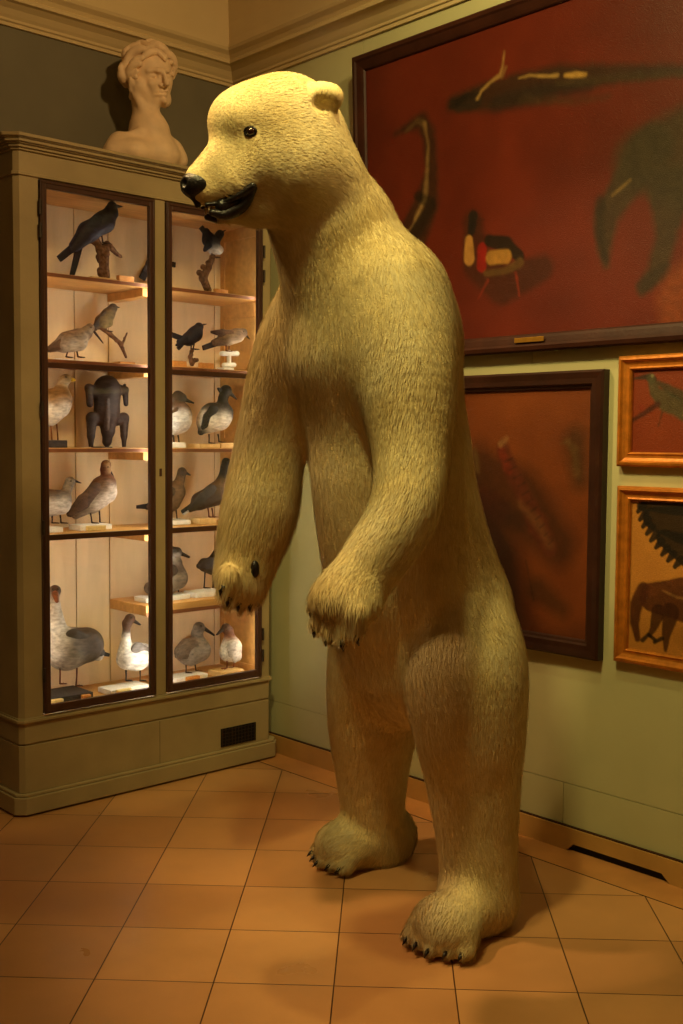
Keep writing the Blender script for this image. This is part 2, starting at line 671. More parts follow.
# floor border along the wall, then the baseboard with its vent slot
bs = MB().box(-0.165, 0.0, YF, 0.0, -0.01, 0.0015)
struct(bs.build('trim_3', M['border']))
struct(MB().box(-0.168, -0.165, YF, 0.0, -0.01, 0.0017).build('trim_4', M['dark']))
bb = MB()
for (a, c, z0) in ((0.0, -2.06, 0.0), (-2.06, -2.49, 0.030), (-2.49, YF, 0.0)):
    bb.box(-0.018, 0.0, c, a, z0, 0.086)
bb.add([(-0.018, -2.06, 0), (-0.018, -2.06, .03), (-0.018, -2.09, .03), (0, -2.06, 0), (0, -2.06, .03), (0, -2.09, .03)],
       [(0, 1, 2), (3, 5, 4), (0, 2, 5, 3), (0, 3, 4, 1), (1, 4, 5, 2)])
bb.add([(-0.018, -2.49, 0), (-0.018, -2.49, .03), (-0.018, -2.455, .03), (0, -2.49, 0), (0, -2.49, .03), (0, -2.455, .03)],
       [(0, 2, 1), (3, 4, 5), (0, 3, 5, 2), (0, 1, 4, 3), (1, 2, 5, 4)])
bbo = struct(bb.build('baseboard_right', M['base']))
mesh('vent_slot', [(-.003, -2.06, 0.001), (-.003, -2.49, 0.001), (-.003, -2.49, .031), (-.003, -2.06, .031)], [(0, 1, 2, 3)], M['black'], bbo)
struct(MB().box(-0.012, 0.0, YF, 0.0, 0.0862, 0.0905).build('trim_5', M['mahog']))
struct(MB().box(XL, -1.40, -0.018, 0.0, 0, 0.086).build('baseboard_back', M['base']))

# ------------------------------------------------------------------ cabinet
X0, X1, YC = -1.354, -0.082, -0.412
cab = empty('display_cabinet', (-.718, -.215, 0), 'tall grey-green painted display cabinet with two glazed doors standing in the corner', 'cabinet')


def cham(x0, x1, y0, y1, c):
    return [(x0, y1), (x0, y0 + c), (x0 + c, y0), (x1 - c, y0), (x1, y0 + c), (x1, y1)]


pl = MB()
pl.prism(cham(X0 - .022, X1 + .045, YC - .018, -.02, .035), 0.008, .078)
pl.prism(cham(X0 - .016, X1 + .038, YC - .012, -.02, .032), .078, .0914)
pl.build('plinth', M['cab'], cab, bevel=.004)
for x in (X0 + .02, X1 - .04):
    for y in (YC + .03, -.08):
        MB().box(x, x + .05, y, y + .05, 0, .01).build('foot', M['black'], cab)
bp_ = MB()
bp_.prism(cham(X0, X1, YC, -.02, .018), .0914, .283)
bp_.prism(cham(X0 + .004, X1 - .004, YC + .006, -.02, .018), .283, .29)
bp_.prism(cham(X0, X1, YC, -.02, .018), .29, .372)
bp_.prism(cham(X0 - .012, X1 + .010, YC - .012, -.02, .02), .376, .388)
bp_.prism(cham(X0 - .004, X1 + .004, YC - .004, -.02, .02), .370, .394)
bo = bp_.build('base_panel', M['cab'], cab, bevel=.002)
g = MB().box(-.378, -.178, YC - .004, YC + .004, .104, .188)
go = g.build('grille', M['black'], cab)
gm = MB()
for k in range(11):
    gm.box(-.374 + k * .0185, -.370 + k * .0185, YC - .0055, YC - .003, .106, .186)
for k in range(5):
    gm.box(-.376, -.180, YC - .005, YC - .003, .115 + k * .016, .117 + k * .016)
gm.build('mesh', M['iron'], go)
dr = MB().box(-.706, -.7045, YC - .0006, YC + .01, .094, .281)
dr.build('drawer_seam', M['black'], cab)

sd = MB().prism([(X0, -.02), (X0, YC + .018), (X0 + .018, YC), (-1.258, YC), (-1.258, YC + .026), (-1.312, YC + .026), (-1.312, -.02)], .394, 2.515)
sd.build('side_panel', M['cab'], cab)
sd = MB().prism([(X1, -.02), (X1 - .018, -.02), (X1 - .018, YC + .026), (-.146, YC + .026), (-.146, YC), (X1 - .018, YC), (X1, YC + .018)][::-1], .394, 2.515)
sd.build('side_panel', M['cab'], cab)
MB().box(-.727, -.6725, YC, YC + .026, .394, 2.515).build('center_stile', M['cab'], cab, bevel=.003)
t = MB()
t.prism(cham(X0, X1, YC, -.02, .018), 2.511, 2.62)
t.prism(cham(X0 - .008, X1 + .008, YC - .008, -.02, .02), 2.513, 2.526)
t.build('frieze', M['cab'], cab, bevel=.002)
t = MB()
for dz0, dz1, o_ in ((2.606, 2.615, .010), (2.615, 2.626, .020), (2.626, 2.631, .030), (2.631, 2.643, .040), (2.643, 2.647, .048), (2.647, 2.660, .056)):
    t.prism(cham(X0 - o_, min(X1 + o_, -.012), YC - o_, -.012, .02 + o_ * .5), dz0, dz1)
t.build('cornice', M['cab'], cab, bevel=.003)
# interior
pk = MB()
seams = [-1.312, -1.105, -.90, -.7305, -.44, -.146, -.10]
for a, c in zip(seams[:-1], seams[1:]):
    pk.box(a + .0024, c - .0024, -.045, -.03, .394, 2.51)
pk.build('back_panel', M['pine'], cab, bevel=.0015)
MB().box(-1.312, -.10, -.030, -.022, .394, 2.51).build('backing_board', M['seam'], cab)
MB().box(-1.312, -.10, YC + .03, -.045, .385, .398).build('cabinet_floor', M['pine_shelf'], cab)
MB().box(-1.312, -.10, YC + .03, -.045, 2.50, 2.512).build('cabinet_top', M['pine_shelf'], cab)
sp = MB()
sp.box(-.112, -.10, YC + .03, -.045, .398, 2.50)
for z0, z1 in ((.42, .76), (.80, 1.07), (1.15, 1.41), (1.50, 1.75), (1.84, 2.09), (2.17, 2.46)):
    for (y0, y1, a, c) in ((-.36, -.345, z0, z1), (-.085, -.07, z0, z1), (-.36, -.07, z0, z0 + .012), (-.36, -.07, z1 - .012, z1)):
        sp.box(-.117, -.11, y0, y1, a, c)
sp.build('side_lining', M['pine_shelf'], cab)
MB().box(-1.312, -1.300, YC + .03, -.045, .398, 2.50).build('side_lining', M['pine_shelf'], cab)
SH = {1: 2.166, 2: 1.822, 3: 1.464, 4: 1.114, 5: .778}
for k, z in SH.items():
    xa = -.731 if k == 5 else -1.300
    yf = -.352 if k in (2, 4) else -.345
    s_ = MB().box(xa, -.112, yf, -.045, z - (.045 if k == 5 else .018), z).build('shelf', M['pine_shelf'], cab, bevel=.002)
    MB().box(xa + .002, -.114, yf - .003, yf + .001, z - (.047 if k == 5 else .016), z - (.030 if k == 5 else .002)).build('edge_strip', M['edge'], s_)
    if k != 5:
        MB().box(-.735, -.685, yf + .01, -.045, z - .052, z - .019).build('bracket', M['pine_shelf'], s_)
# light strips behind the stiles
for x in (-1.290, -.727, -.681, -.138):
    MB().box(x, x + .008, YC + .028, YC + .040, .42, 2.30).build('light_strip', M['strip'], cab)


def door(x0, x1, hinge_left):
    z0, z1, w_, yo, yi = .4014, 2.507, .027, YC - .012, YC + .010
    f = MB()
    f.box(x0, x0 + w_, yo, yi, z0, z1)
    f.box(x1 - w_, x1, yo, yi, z0, z1)
    f.box(x0 + w_, x1 - w_, yo, yi, z0, z0 + w_ * 1.25)
    f.box(x0 + w_, x1 - w_, yo, yi, z1 - w_ * 1.15, z1)
    for a, c, e in ((x0 + .005, x0 + .012, 0), (x1 - .012, x1 - .005, 0)):
        f.box(a, c, yo - .004, yo, z0 + .006, z1 - .006)
    f.box(x0 + .005, x1 - .005, yo - .004, yo, z0 + .006, z0 + .013)
    f.box(x0 + .005, x1 - .005, yo - .004, yo, z1 - .013, z1 - .006)
    d = f.build('door', M['dark'], cab, bevel=.002)
    for z in (1.792, 1.108):
        MB().box(x0 + w_, x1 - w_, yo + .002, yi, z - .011, z + .011).build('glazing_bar', M['dark'], d, bevel=.001)
    zs = [z0 + .034, 1.097, 1.119, 1.781, 1.803, z1 - .031]
    for a, c in ((zs[0], zs[1]), (zs[2], zs[3]), (zs[4], zs[5])):
        MB().box(x0 + w_, x1 - w_, YC - .002, YC + .001, a, c).build('glass_pane', M['glass'], d)
    hx = x0 - .003 if hinge_left else x1 + .003
    for z in (.56, 1.15, 1.62, 2.31, 2.40) if hinge_left else (.50, .60, 1.62, 2.25, 2.36):
        MB().tube([(hx, yo - .003, z - .028), (hx, yo - .003, z + .028)], .006).build('hinge', M['iron'], d)
    return d


door(-1.254, -.729, True)
d2 = door(-.671, -.149, False)
ko = MB().box(-.704, -.692, YC - .004, YC + .001, 1.345, 1.378).build('keyhole_plate', M['dark'], cab, bevel=.002)

# ------------------------------------------------------------------ frames and paintings


def frame_loop(y0, y1, z0, z1, prof):
    """rectangular picture frame on the x=0 wall. prof: (inset from outer edge, distance off the wall)"""
    V, F = [], []
    for i, dx in prof:
        V += [(-dx, y0 + i, z0 + i), (-dx, y1 - i, z0 + i), (-dx, y1 - i, z1 - i), (-dx, y0 + i, z1 - i)]
    n = len(prof)
    for a in range(n):
        c = (a + 1) % n
        for k in range(4):
            k2 = (k + 1) % 4
            F.append((a * 4 + k, a * 4 + k2, c * 4 + k2, c * 4 + k))
    return MB().add(V, F)


def vnoise(Y, Z, s, seed=0):
    """smooth value noise"""
    r = np.random.default_rng(seed)
    T_ = r.random((64, 64))
    y, z = Y * s, Z * s
    i, j = np.floor(y).astype(int), np.floor(z).astype(int)
    a, b = y - i, z - j
    a, b = a * a * (3 - 2 * a), b * b * (3 - 2 * b)
    g = lambda p, q: T_[p % 64, q % 64]
    return (g(i, j) * (1 - a) + g(i + 1, j) * a) * (1 - b) + (g(i, j + 1) * (1 - a) + g(i + 1, j + 1) * a) * b


def canvas(parent, y0, y1, z0, z1, dx, bg, strokes, h=.005, seed=1, name='canvas', xp=0.0):
    ny, nz_ = int((y1 - y0) / h) + 1, int((z1 - z0) / h) + 1
    ys, zs = np.linspace(y0, y1, ny), np.linspace(z0, z1, nz_)
    Y, Z = np.meshgrid(ys, zs, indexing='ij')
    n1 = vnoise(Y + 9, Z + 3, 4, seed) * .6 + vnoise(Y + 5, Z + 1, 13, seed + 1) * .4
    col = np.array(bg[0])[None, None] * (1 - n1[..., None]) + np.array(bg[1])[None, None] * n1[..., None]
    wob = (vnoise(Y + 7, Z + 7, 45, seed + 2) - .5) * .007
    for pts, cc, soft, alpha in strokes:
        P = [(atX(x, y, -xp)[1], atX(x, y, -xp)[2], r / ppm(atX(x, y, -xp))) for x, y, r in pts]
        d = np.full(Y.shape, 9.0)
        if len(P) == 1:
            P = P * 2
        for (ya, za, ra), (yb, zb, rb) in zip(P[:-1], P[1:]):
            by, bz = yb - ya, zb - za
            q = by * by + bz * bz + 1e-9
            t_ = np.clip(((Y - ya) * by + (Z - za) * bz) / q, 0, 1)
            d = np.minimum(d, np.hypot(Y - ya - t_ * by, Z - za - t_ * bz) - (ra + (rb - ra) * t_))
        a = np.clip(.5 - (d + wob * min(1, soft * 60)) / soft, 0, 1) * alpha
        tex = .8 + .4 * vnoise(Y + 2, Z + 4, 60, seed + 5)[..., None]
        col = col * (1 - a[..., None]) + np.array(cc)[None, None] * tex * a[..., None]
    V = np.stack([np.full(Y.shape, -dx), Y, Z], -1).reshape(-1, 3)
    I = np.arange(ny * nz_).reshape(ny, nz_)
    F = np.stack([I[:-1, :-1], I[:-1, 1:], I[1:, 1:], I[1:, :-1]], -1).reshape(-1, 4)
    V2 = V.copy()
    o = mesh(name, V2, F, M['canvas'], parent, None, True, col.reshape(-1, 3))
    return o


def tilt(o, deg):
    o.rotation_euler = (0, math.radians(deg), 0)


# big red painting, hung leaning out at the top
BY0, BY1, BZ0, BZ1 = -3.55, -.948, 1.838, 3.112
big = empty('framed_painting', (-.012, (BY0 + BY1) / 2, BZ0), 'huge red oil painting of birds and a dark beast in a mahogany frame', 'painting')
P_ = [(0, 0), (0, .034), (.006, .040), (.020, .042), (.028, .036), (.036, .034), (.050, .030), (.060, .026), (.064, .022), (.066, .018), (.066, .0)]
fo = frame_loop(BY0, BY1, BZ0, BZ1, P_).build('frame', M['mahog'], None)
for v in fo.data.vertices:
    v.co -= Vector((-.0, (BY0 + BY1) / 2, BZ0))
fo.parent = big
red = (rgb(80, 24, 12), rgb(102, 33, 17))
dk = rgb(38, 30, 20)
dk2 = rgb(56, 45, 30)
st = [
    # hanging dark creature, top
    ([(455, 104, 8), (485, 98, 14), (520, 90, 16), (560, 80, 14), (610, 75, 10), (690, 70, 5)], dk, .03, .8),
    ([(462, 106, 7), (478, 100, 9)], rgb(34, 26, 20), .015, .8),
    ([(480, 99, 1.6), (484, 92, 1.4), (493, 83, 1.2), (503, 76, 2.2), (506, 66, 1.3), (508, 52, .5)], rgb(160, 124, 70), .010, .75),
    ([(505, 76, 3.4), (509, 68, 1.6)], rgb(120, 90, 50), .010, .6),
    ([(522, 79, .8), (532, 76, 1.2), (548, 77, 1.4), (560, 76, 1.6)], rgb(168, 132, 72), .010, .7),
    ([(568, 76, 2.2), (580, 75.5, 3.2), (588, 75, 2.2)], rgb(176, 134, 66), .010, .75),
    ([(500, 104, 9), (545, 94, 10), (590, 88, 6)], rgb(30, 25, 22), .03, .6),
    ([(456, 105, 5), (470, 96, 3)], rgb(24, 18, 14), .014, .8),
    ([(525, 100, 4), (575, 102, 3), (610, 97, 2)], rgb(58, 42, 26), .03, .6),
    ([(560, 84, 3), (620, 78, 3), (690, 74, 3)], rgb(60, 46, 28), .02, .6),
    # standing heron-like bird, left
    ([(398, 134, 2), (412, 126, 5), (424, 122, 9), (431, 135, 9), (433, 170, 8), (426, 205, 17), (412, 236, 20)], rgb(46, 28, 18), .03, .85),
    ([(408, 132, 1), (420, 121, 3), (427, 124, 3)], rgb(84, 62, 36), .012, .7),
    ([(427, 124, 2.2), (430, 145, 1.2), (428, 175, 2.2), (425, 200, 3.4), (416, 218, 3)], rgb(128, 98, 58), .014, .7),
    ([(425, 200, 1.2), (412, 226, 1.4), (406, 234, 1)], rgb(150, 118, 74), .008, .6),
    ([(418, 195, 5), (432, 205, 6), (414, 234, 8)], rgb(26, 20, 14), .016, .7),
    # duck
    ([(472, 222, 12), (475, 262, 18), (500, 285, 20), (540, 268, 14)], rgb(56, 26, 16), .03, .85),
    ([(473, 216, 6), (471, 230, 5)], rgb(28, 22, 20), .008, .95),
    ([(478, 220, 2.5), (484, 219, 1)], rgb(60, 26, 18), .005, .8),
    ([(468, 240, 5), (468, 258, 7)], rgb(164, 116, 58), .008, .95),
    ([(481, 248, 6), (480, 266, 6)], rgb(132, 22, 14), .008, .95),
    ([(488, 240, 6), (505, 244, 8), (518, 256, 6)], rgb(28, 20, 14), .01, .95),
    ([(490, 257, 7), (505, 256, 7)], rgb(158, 112, 50), .009, .9),
    ([(484, 273, 3), (505, 270, 4), (518, 262, 5)], rgb(88, 62, 30), .01, .8),
    ([(486, 280, 1.5), (476, 298, 1.2)], rgb(120, 40, 24), .006, .8),
    ([(514, 272, 1.5), (517, 295, 1.2)], rgb(120, 40, 24), .006, .8),
    # big shaggy beast, right
    ([(640, 160, 30), (690, 155, 55)], rgb(60, 49, 33), .06, .85),
    ([(650, 150, 26), (625, 185, 18), (606, 215, 15), (603, 250, 8), (604, 264, 4)], dk2, .03, .9),
    ([(600, 200, 6), (598, 235, 6), (604, 258, 4)], dk, .02, .7),
    ([(612, 195, 1.5), (630, 180, 1.5)], rgb(128, 100, 56), .008, .6),
    ([(670, 190, 26), (665, 235, 12), (655, 270, 12), (640, 288, 7)], dk2, .03, .9),
    ([(662, 270, 8), (640, 286, 7)], dk, .015, .6),
    ([(690, 300, 40)], rgb(130, 62, 26), .05, .7),
]
cvs = canvas(None, BY0 + .06, BY1 - .06, BZ0 + .06, BZ1 - .06, .016, red, st, .0055, 3, xp=.05)
for v in cvs.data.vertices:
    v.co -= Vector((0, (BY0 + BY1) / 2, BZ0))
cvs.parent = big
plt = MB().box(-.043, -.040, -1.942, -1.808, 1.872, 1.890).build('name_plate', M['brass'], None, bevel=.001)
for v in plt.data.vertices:
    v.co -= Vector((0, (BY0 + BY1) / 2, BZ0))
plt.parent = big
tilt(big, -2.2)

# brown framed painting below
DY0, DY1, DZ0, DZ1 = -2.190, -1.43, .726, 1.760
pic = empty('framed_painting', (0, (DY0 + DY1) / 2, DZ0), 'orange-brown oil painting of hanging dead birds in a dark brown frame, beside the bear', 'painting')
P_ = [(0, 0), (0, .034), (.008, .040), (.030, .036), (.048, .036), (.054, .026), (.062, .024), (.066, .016), (.066, 0)]
frame_loop(DY0, DY1, DZ0, DZ1, P_).build('frame', M['brown'], pic)
ob = (rgb(98, 46, 16), rgb(124, 62, 22))
dkb = rgb(34, 16, 8)
st = [
    ([(460, 500, 40), (485, 560, 50), (500, 620, 40)], dkb, .12, .9),
    ([(540, 640, 16), (580, 640, 14)], rgb(60, 28, 12), .08, .6),
    ([(480, 465, 22), (520, 500, 34), (560, 545, 22)], rgb(52, 26, 10), .08, .8),
    ([(578, 440, 14), (582, 480, 10)], rgb(56, 34, 14), .06, .8),
    ([(540, 590, 14), (565, 610, 8)], rgb(52, 30, 12), .05, .7),
    ([(505, 448, 8), (513, 470, 9), (528, 500, 9), (540, 525, 13), (552, 548, 8)], rgb(82, 34, 18), .02, .85),
    ([(504, 452, 5), (511, 470, 5)], rgb(104, 34, 16), .014, .7),
    ([(503, 444, 3.2), (509, 439, 2.6)], rgb(128, 92, 56), .014, .75),
    ([(522, 504, 3), (540, 522, 5), (552, 545, 3.5)], rgb(108, 70, 38), .03, .6),
] + [([(507 + 4.4 * k, 462 + 8.2 * k, .9), (515 + 4.0 * k, 458 + 8.2 * k, .9)], rgb(46, 20, 10), .006, .7) for k in range(11)] + [
    ([(477, 450, 3), (480, 470, 3)], rgb(96, 76, 42), .02, .5),
    ([(485, 500, 12), (500, 510, 12)], rgb(70, 24, 12), .04, .6),
    ([(490, 508, 14), (520, 520, 10)], rgb(40, 18, 9), .05, .6),
    ([(528, 560, .8), (536, 600, .9)], rgb(24, 14, 8), .01, .6),
    ([(500, 570, 1), (505, 640, 1)], rgb(24, 14, 8), .03, .6),
    ([(480, 600, 20), (500, 640, 14)], rgb(50, 26, 12), .08, .6),
    ([(570, 442, 2), (577, 450, 3), (579, 475, 2)], rgb(104, 84, 46), .03, .45),
    ([(563, 444, .8), (572, 441, 1.2)], rgb(90, 70, 40), .01, .5),
]
canvas(pic, DY0 + .062, DY1 - .062, DZ0 + .062, DZ1 - .062, .014, ob, st, .004, 11)

GP = [(0, 0), (0, .026), (.006, .032), (.014, .034), (.020, .026), (.030, .020), (.038, .020), (.044, .024), (.048, .020), (.050, .014), (.050, 0)]
gy = -2.243
g1 = empty('framed_painting', (0, -2.47, 1.421), 'small gilt-framed painting of a grey bird on rust red, upper gilt frame', 'painting')
frame_loop(-2.70, gy, 1.421, 1.801, GP).build('frame', M['gold'], g1)
st = [
    ([(634, 379, 1), (648, 377, 3), (655, 380, 4)], rgb(40, 34, 22), .008, .9),
    ([(652, 377, 4), (657, 392, 6), (668, 402, 10), (690, 412, 10)], rgb(72, 68, 44), .012, .9),
    ([(660, 383, 3), (675, 392, 5), (695, 402, 6)], rgb(58, 56, 36), .01, .85),
    ([(654, 376, 1.6)], rgb(128, 124, 88), .006, .8),
    ([(631, 422, 1.5), (648, 412, 2.5), (660, 404, 3)], rgb(60, 26, 14), .01, .9),
    ([(643, 408, 3)], rgb(120, 34, 20), .015, .6),
    ([(664, 412, 1), (660, 426, 1)], rgb(66, 40, 20), .006, .8),
    ([(634, 370, 1.5), (637, 369, 1)], rgb(150, 110, 70), .005, .8),
]
canvas(g1, -2.70 + .047, gy - .047, 1.421 + .047, 1.801 - .047, .010, (rgb(112, 42, 16), rgb(130, 54, 20)), st, .0032, 21)
g2 = empty('framed_painting', (0, -2.47, .737), 'tall gilt-framed painting of a brown eagle and dark wing, lower of two gilt frames', 'painting')
frame_loop(-2.72, gy - .006, .737, 1.353, GP).build('frame', M['gold'], g2)
st = [
    ([(642, 506, 4), (700, 508, 10)], rgb(24, 20, 14), .005, .95),
    ([(654, 518, 11), (700, 528, 24)], rgb(24, 20, 14), .005, .95),
    ([(666, 538, 9), (700, 556, 20)], rgb(24, 20, 14), .005, .95),
] + [([(x + 7, y - 7, 4.4), (x + 1.5, y - .5, 2.3)], rgb(24, 20, 14), .004, .95) for x, y in ((638, 512), (640, 520), (643, 527), (647, 534), (651, 541), (656, 548), (662, 555), (668, 561), (675, 567))] + [
    ([(654, 597, 15), (690, 600, 24)], rgb(80, 40, 19), .008, .95),
    ([(645, 590, 8), (638, 604, 7), (636, 622, 5.5), (639, 638, 3.2)], rgb(74, 36, 17), .008, .95),
    ([(660, 612, 8), (655, 628, 4), (651, 635, 2.4)], rgb(58, 28, 13), .006, .9),
    ([(672, 612, 10), (668, 634, 5), (667, 650, 2)], rgb(62, 30, 14), .006, .9),
    ([(644, 640, 2.2), (650, 634, 2), (657, 640, 2.2)], rgb(22, 16, 10), .005, .9),
    ([(656, 642, 2), (664, 638, 2)], rgb(22, 16, 10), .005, .9),
    ([(664, 590, 1), (678, 597, 1.3), (695, 600, 1)], rgb(144, 104, 58), .005, .5),
    ([(650, 592, 3), (662, 588, 3)], rgb(104, 56, 26), .02, .5),
    ([(684, 640, 10)], rgb(150, 96, 40), .04, .4),
]
canvas(g2, -2.72 + .047, gy - .053, .737 + .047, 1.353 - .047, .010, (rgb(168, 108, 44), rgb(188, 130, 58)), st, .0032, 31)

# ------------------------------------------------------------------ polar bear
MID = -1.95


FLOWS = []


def limb(pts, k=.06, flow=None):
    """pts: (px, py, world y of the joint, radius in m) -> one tapering limb"""
    P = [(atY(x, y, yy), r) for x, y, yy, r in pts]
    for (a, ra), (b, rb) in zip(P[:-1], P[1:]):
        FLOWS.append(cap(a, b, ra, rb, k, flow=(b - a) if flow is None else flow))
    return [chain([p for p, _ in P], [r for _, r in P], k, 8)]


HC = np.array([-1.27, -1.955, 2.37])         # middle of the skull
HH = np.array([-.915, .405, 0.0])            # where the head points
HS = np.array([-.405, -.915, 0.0])           # towards the bear's left


def hd(px, py, lat=0.0):
    """point seen at px,py on the head's middle plane shifted lat metres to the bear's left"""
    O = HC + HS * lat
    d = ray(px, py)
    return CAM + d * (((O - CAM) @ HS) / (d @ HS))


def mir(P):
    P = np.asarray(P)
    return P - 2 * ((P - HC) @ HS) * HS


back = -HH
B = []
# trunk
B += limb([(341, 235, MID, .160), (368, 325, MID, .228)], .08, flow=(0, 0, -1))
B.append(ell(atY(373, 350, MID), (.255, .295, .295), k=.10, flow=(0, 0, -1)))
B.append(ell(atY(390, 460, MID), (.245, .268, .34), k=.12, flow=(0, 0, -1)))
B.append(ell(atY(405, 552, MID), (.262, .278, .30), k=.12, flow=(0, 0, -1)))
B.append(ell(atY(432, 655, MID), (.268, .275, .25), k=.12, flow=(0, 0, -1)))
B.append(ell(atY(424, 600, MID), (.268, .275, .22), k=.12, flow=(0, 0, -1)))
# neck and head
B += limb([(340, 258, MID, .176), (320, 210, MID, .162), (302, 165, MID, .143)], .09, flow=(.2, 0, -1))
B.append(cap(hd(310, 172), hd(288, 140), .140, .145, .05, flow=back))
B.append(ell(hd(284, 129), (.158, .158, .150), k=.05, flow=back))
B.append(ell(hd(245, 124), (.106, .106, .100), k=.05, flow=back))
for s in (-1, 1):
    B.append(ell(hd(296, 166, .055) if s > 0 else mir(hd(296, 166, .055)), (.115, .115, .120), k=.05, flow=back))
    a, b = hd(262, 165, .04), hd(236, 182, .028)
    if s < 0:
        a, b = mir(a), mir(b)
    B.append(cap(a, b, .085, .058, .035, flow=back))
B.append(cap(hd(236, 155), hd(202, 180), .079, .049, .03, flow=back))
B.append(cap(hd(220, 192), hd(205, 194), .048, .036, .03, flow=back))
# lower jaw
B.append(cap(hd(285, 200), hd(255, 207), .085, .050, .05, flow=back))
B.append(cap(hd(255, 207), hd(226, 214), .048, .027, .03, flow=back))
# brows
for s in (-1, 1):
    a, b = hd(254, 119, .072), hd(238, 121, .066)
    if s < 0:
        a, b = mir(a), mir(b)
    B.append(cap(a, b, .034, .032, .03, flow=back))
# mouth slit
mouth_cut = [cap(hd(200, 207, l), hd(232, 203, l), .010, .020, .012, op='-') for l in (-.05, 0, .05)] + \
            [cap(hd(232, 203, l), hd(252, 189, l), .020, .010, .012, op='-') for l in (-.10, -.04, .04, .10)]
# eye sockets
ES = hd(250, 131, .09)
# ears: thick rounded cups standing off the back of the skull
ECUT = []
for s in (-1, 1):
    e0, e1, e2 = hd(312, 106, .085), hd(322, 98, .115), hd(331, 97, .125)
    dish = hd(324, 104, .160)
    if s < 0:
        e0, e1, e2, dish = mir(e0), mir(e1), mir(e2), mir(dish)
    B.append(cap(e0, e1, .040, .040, .02, flow=(0, 0, 1)))
    B.append(cap(e1, e2, .040, .036, .015, flow=(0, 0, 1)))
    ECUT.append(dict(ell(dish, (.036, .036, .022), k=.016), op='-'))
# far arm (bear's right)
B += limb([(326, 300, -1.76, .150), (296, 355, -1.67, .140), (272, 435, -1.60, .116), (261, 505, -1.57, .128), (250, 548, -1.55, .112), (244, 572, -1.55, .084)], .07)
B.append(ell(atY(242, 576, -1.56), (.082, .080, .080), k=.05, flow=(0, 0, -1)))
for x1, y1, x2, y2, yy in ((229, 576, 225, 588, -1.60), (235, 583, 231, 597, -1.59), (243, 586, 241, 601, -1.56), (253, 585, 251, 600, -1.53), (261, 577, 261, 592, -1.51)):
    B += limb([(x1, y1, yy, .036), (x2, y2, yy, .026)], .013)
# near arm (bear's left)
B += limb([(392, 295, -2.11, .165), (405, 370, -2.19, .152), (411, 450, -2.26, .114), (404, 510, -2.31, .100), (374, 560, -2.30, .090), (352, 588, -2.28, .084)], .07)
B.append(ell(atY(345, 602, -2.29), (.082, .110, .070), k=.05, flow=(-.3, 0, -1)))
npaw = [((325, 594), (316, 604), .036, .026, -2.19), ((326, 610), (319, 623), .035, .026, -2.235), ((336, 616), (330, 631), .035, .026, -2.285),
        ((348, 617), (344, 634), .034, .025, -2.335), ((358, 612), (357, 629), .031, .024, -2.375)]
for a, b, ra, rb, yy in npaw:
    B.append(cap(atY(*a, yy), atY(*b, yy), ra, rb, .016, flow=(-.3, 0, -1)))
# near leg
B += limb([(461, 610, -2.12, .165), (464, 665, -2.18, .196), (469, 722, -2.21, .178), (473, 775, -2.22, .150), (477, 840, -2.24, .126), (479, 895, -2.26, .118)], .035)
# far leg
B += limb([(388, 650, -1.76, .205), (375, 710, -1.70, .168), (372, 770, -1.67, .130), (374, 825, -1.66, .106), (378, 850, -1.66, .100)], .05)
# feet: heel, ball and five toes each
TOES = []
for (hx, hy, tx, ty) in ((-.715, -2.245, -.945, -2.300), (-.530, -1.66, -.735, -1.625)):
    h_, t_ = np.array([hx, hy, .075]), np.array([tx, ty, .070])
    d = (t_ - h_) / np.linalg.norm(t_ - h_)
    sd_ = np.array([-d[1], d[0], 0])
    B.append(cap(h_, t_, .092, .086, .06, flow=d))
    B.append(ell(t_, (.080, .108, .064), k=.05, flow=d))
    for i, w_ in enumerate((-.092, -.049, 0, .049, .092)):
        ln = .078 - abs(i - 2) * .016
        a = t_ + sd_ * w_ * .9 + d * .02 - np.array([0, 0, .015])
        b = t_ + sd_ * w_ + d * ln - np.array([0, 0, .036])
        B.append(cap(a, b, .034, .0285, .011, flow=d + np.array([0, 0, -.5])))
        TOES.append((b, d))
BODY = B + mouth_cut + ECUT
BV, BQ = surf(BODY, .011, floor_z=.004)
# relax trunk and limbs (not the face, paws and feet) so that the masses flow into each other
_e = np.concatenate([BQ[:, [0, 1]], BQ[:, [1, 2]], BQ[:, [2, 3]], BQ[:, [3, 0]]])
_w = np.clip((BV[:, 2] - .17) / .12, 0, 1)
_w *= 1 - np.clip(((BV - HC) @ HH + .12) / .1, 0, 1) * (BV[:, 2] > 2.05)
_w *= 1 - (np.linalg.norm(BV - hd(322, 100, .11), axis=1) < .12) * 1.0
_w *= 1 - (np.linalg.norm(BV - mir(hd(322, 100, .11)), axis=1) < .12) * 1.0
_w *= 1 - np.clip((1.14 - BV[:, 2]) / .06, 0, 1) * (BV[:, 0] < -1.08)
for _ in range(14):
    acc_, n_ = np.zeros_like(BV), np.zeros(len(BV))
    for a_, b_ in ((0, 1), (1, 0)):
        for c_ in range(3):
            acc_[:, c_] += np.bincount(_e[:, a_], BV[_e[:, b_], c_], len(BV))
        n_ += np.bincount(_e[:, a_], minlength=len(BV))
    BV = BV + (acc_ / np.maximum(n_, 1)[:, None] - BV) * (_w * .6)[:, None]
M['bear'] = mat('cream_fur_skin', rgb(222, 202, 148), 0.8, 0.08, 7.0, 0.1, 0.3, 140)
bear = mesh('polar_bear', BV, BQ, M['bear'], None, (-.75, -1.95, 0.0), True)
tag(bear, 'large cream polar bear mounted standing upright on its hind legs on the tiled floor', 'bear')
for it in range(2):
    sm = bear.modifiers.new('smooth', 'SMOOTH')
    sm.factor = .5
    sm.iterations = 2

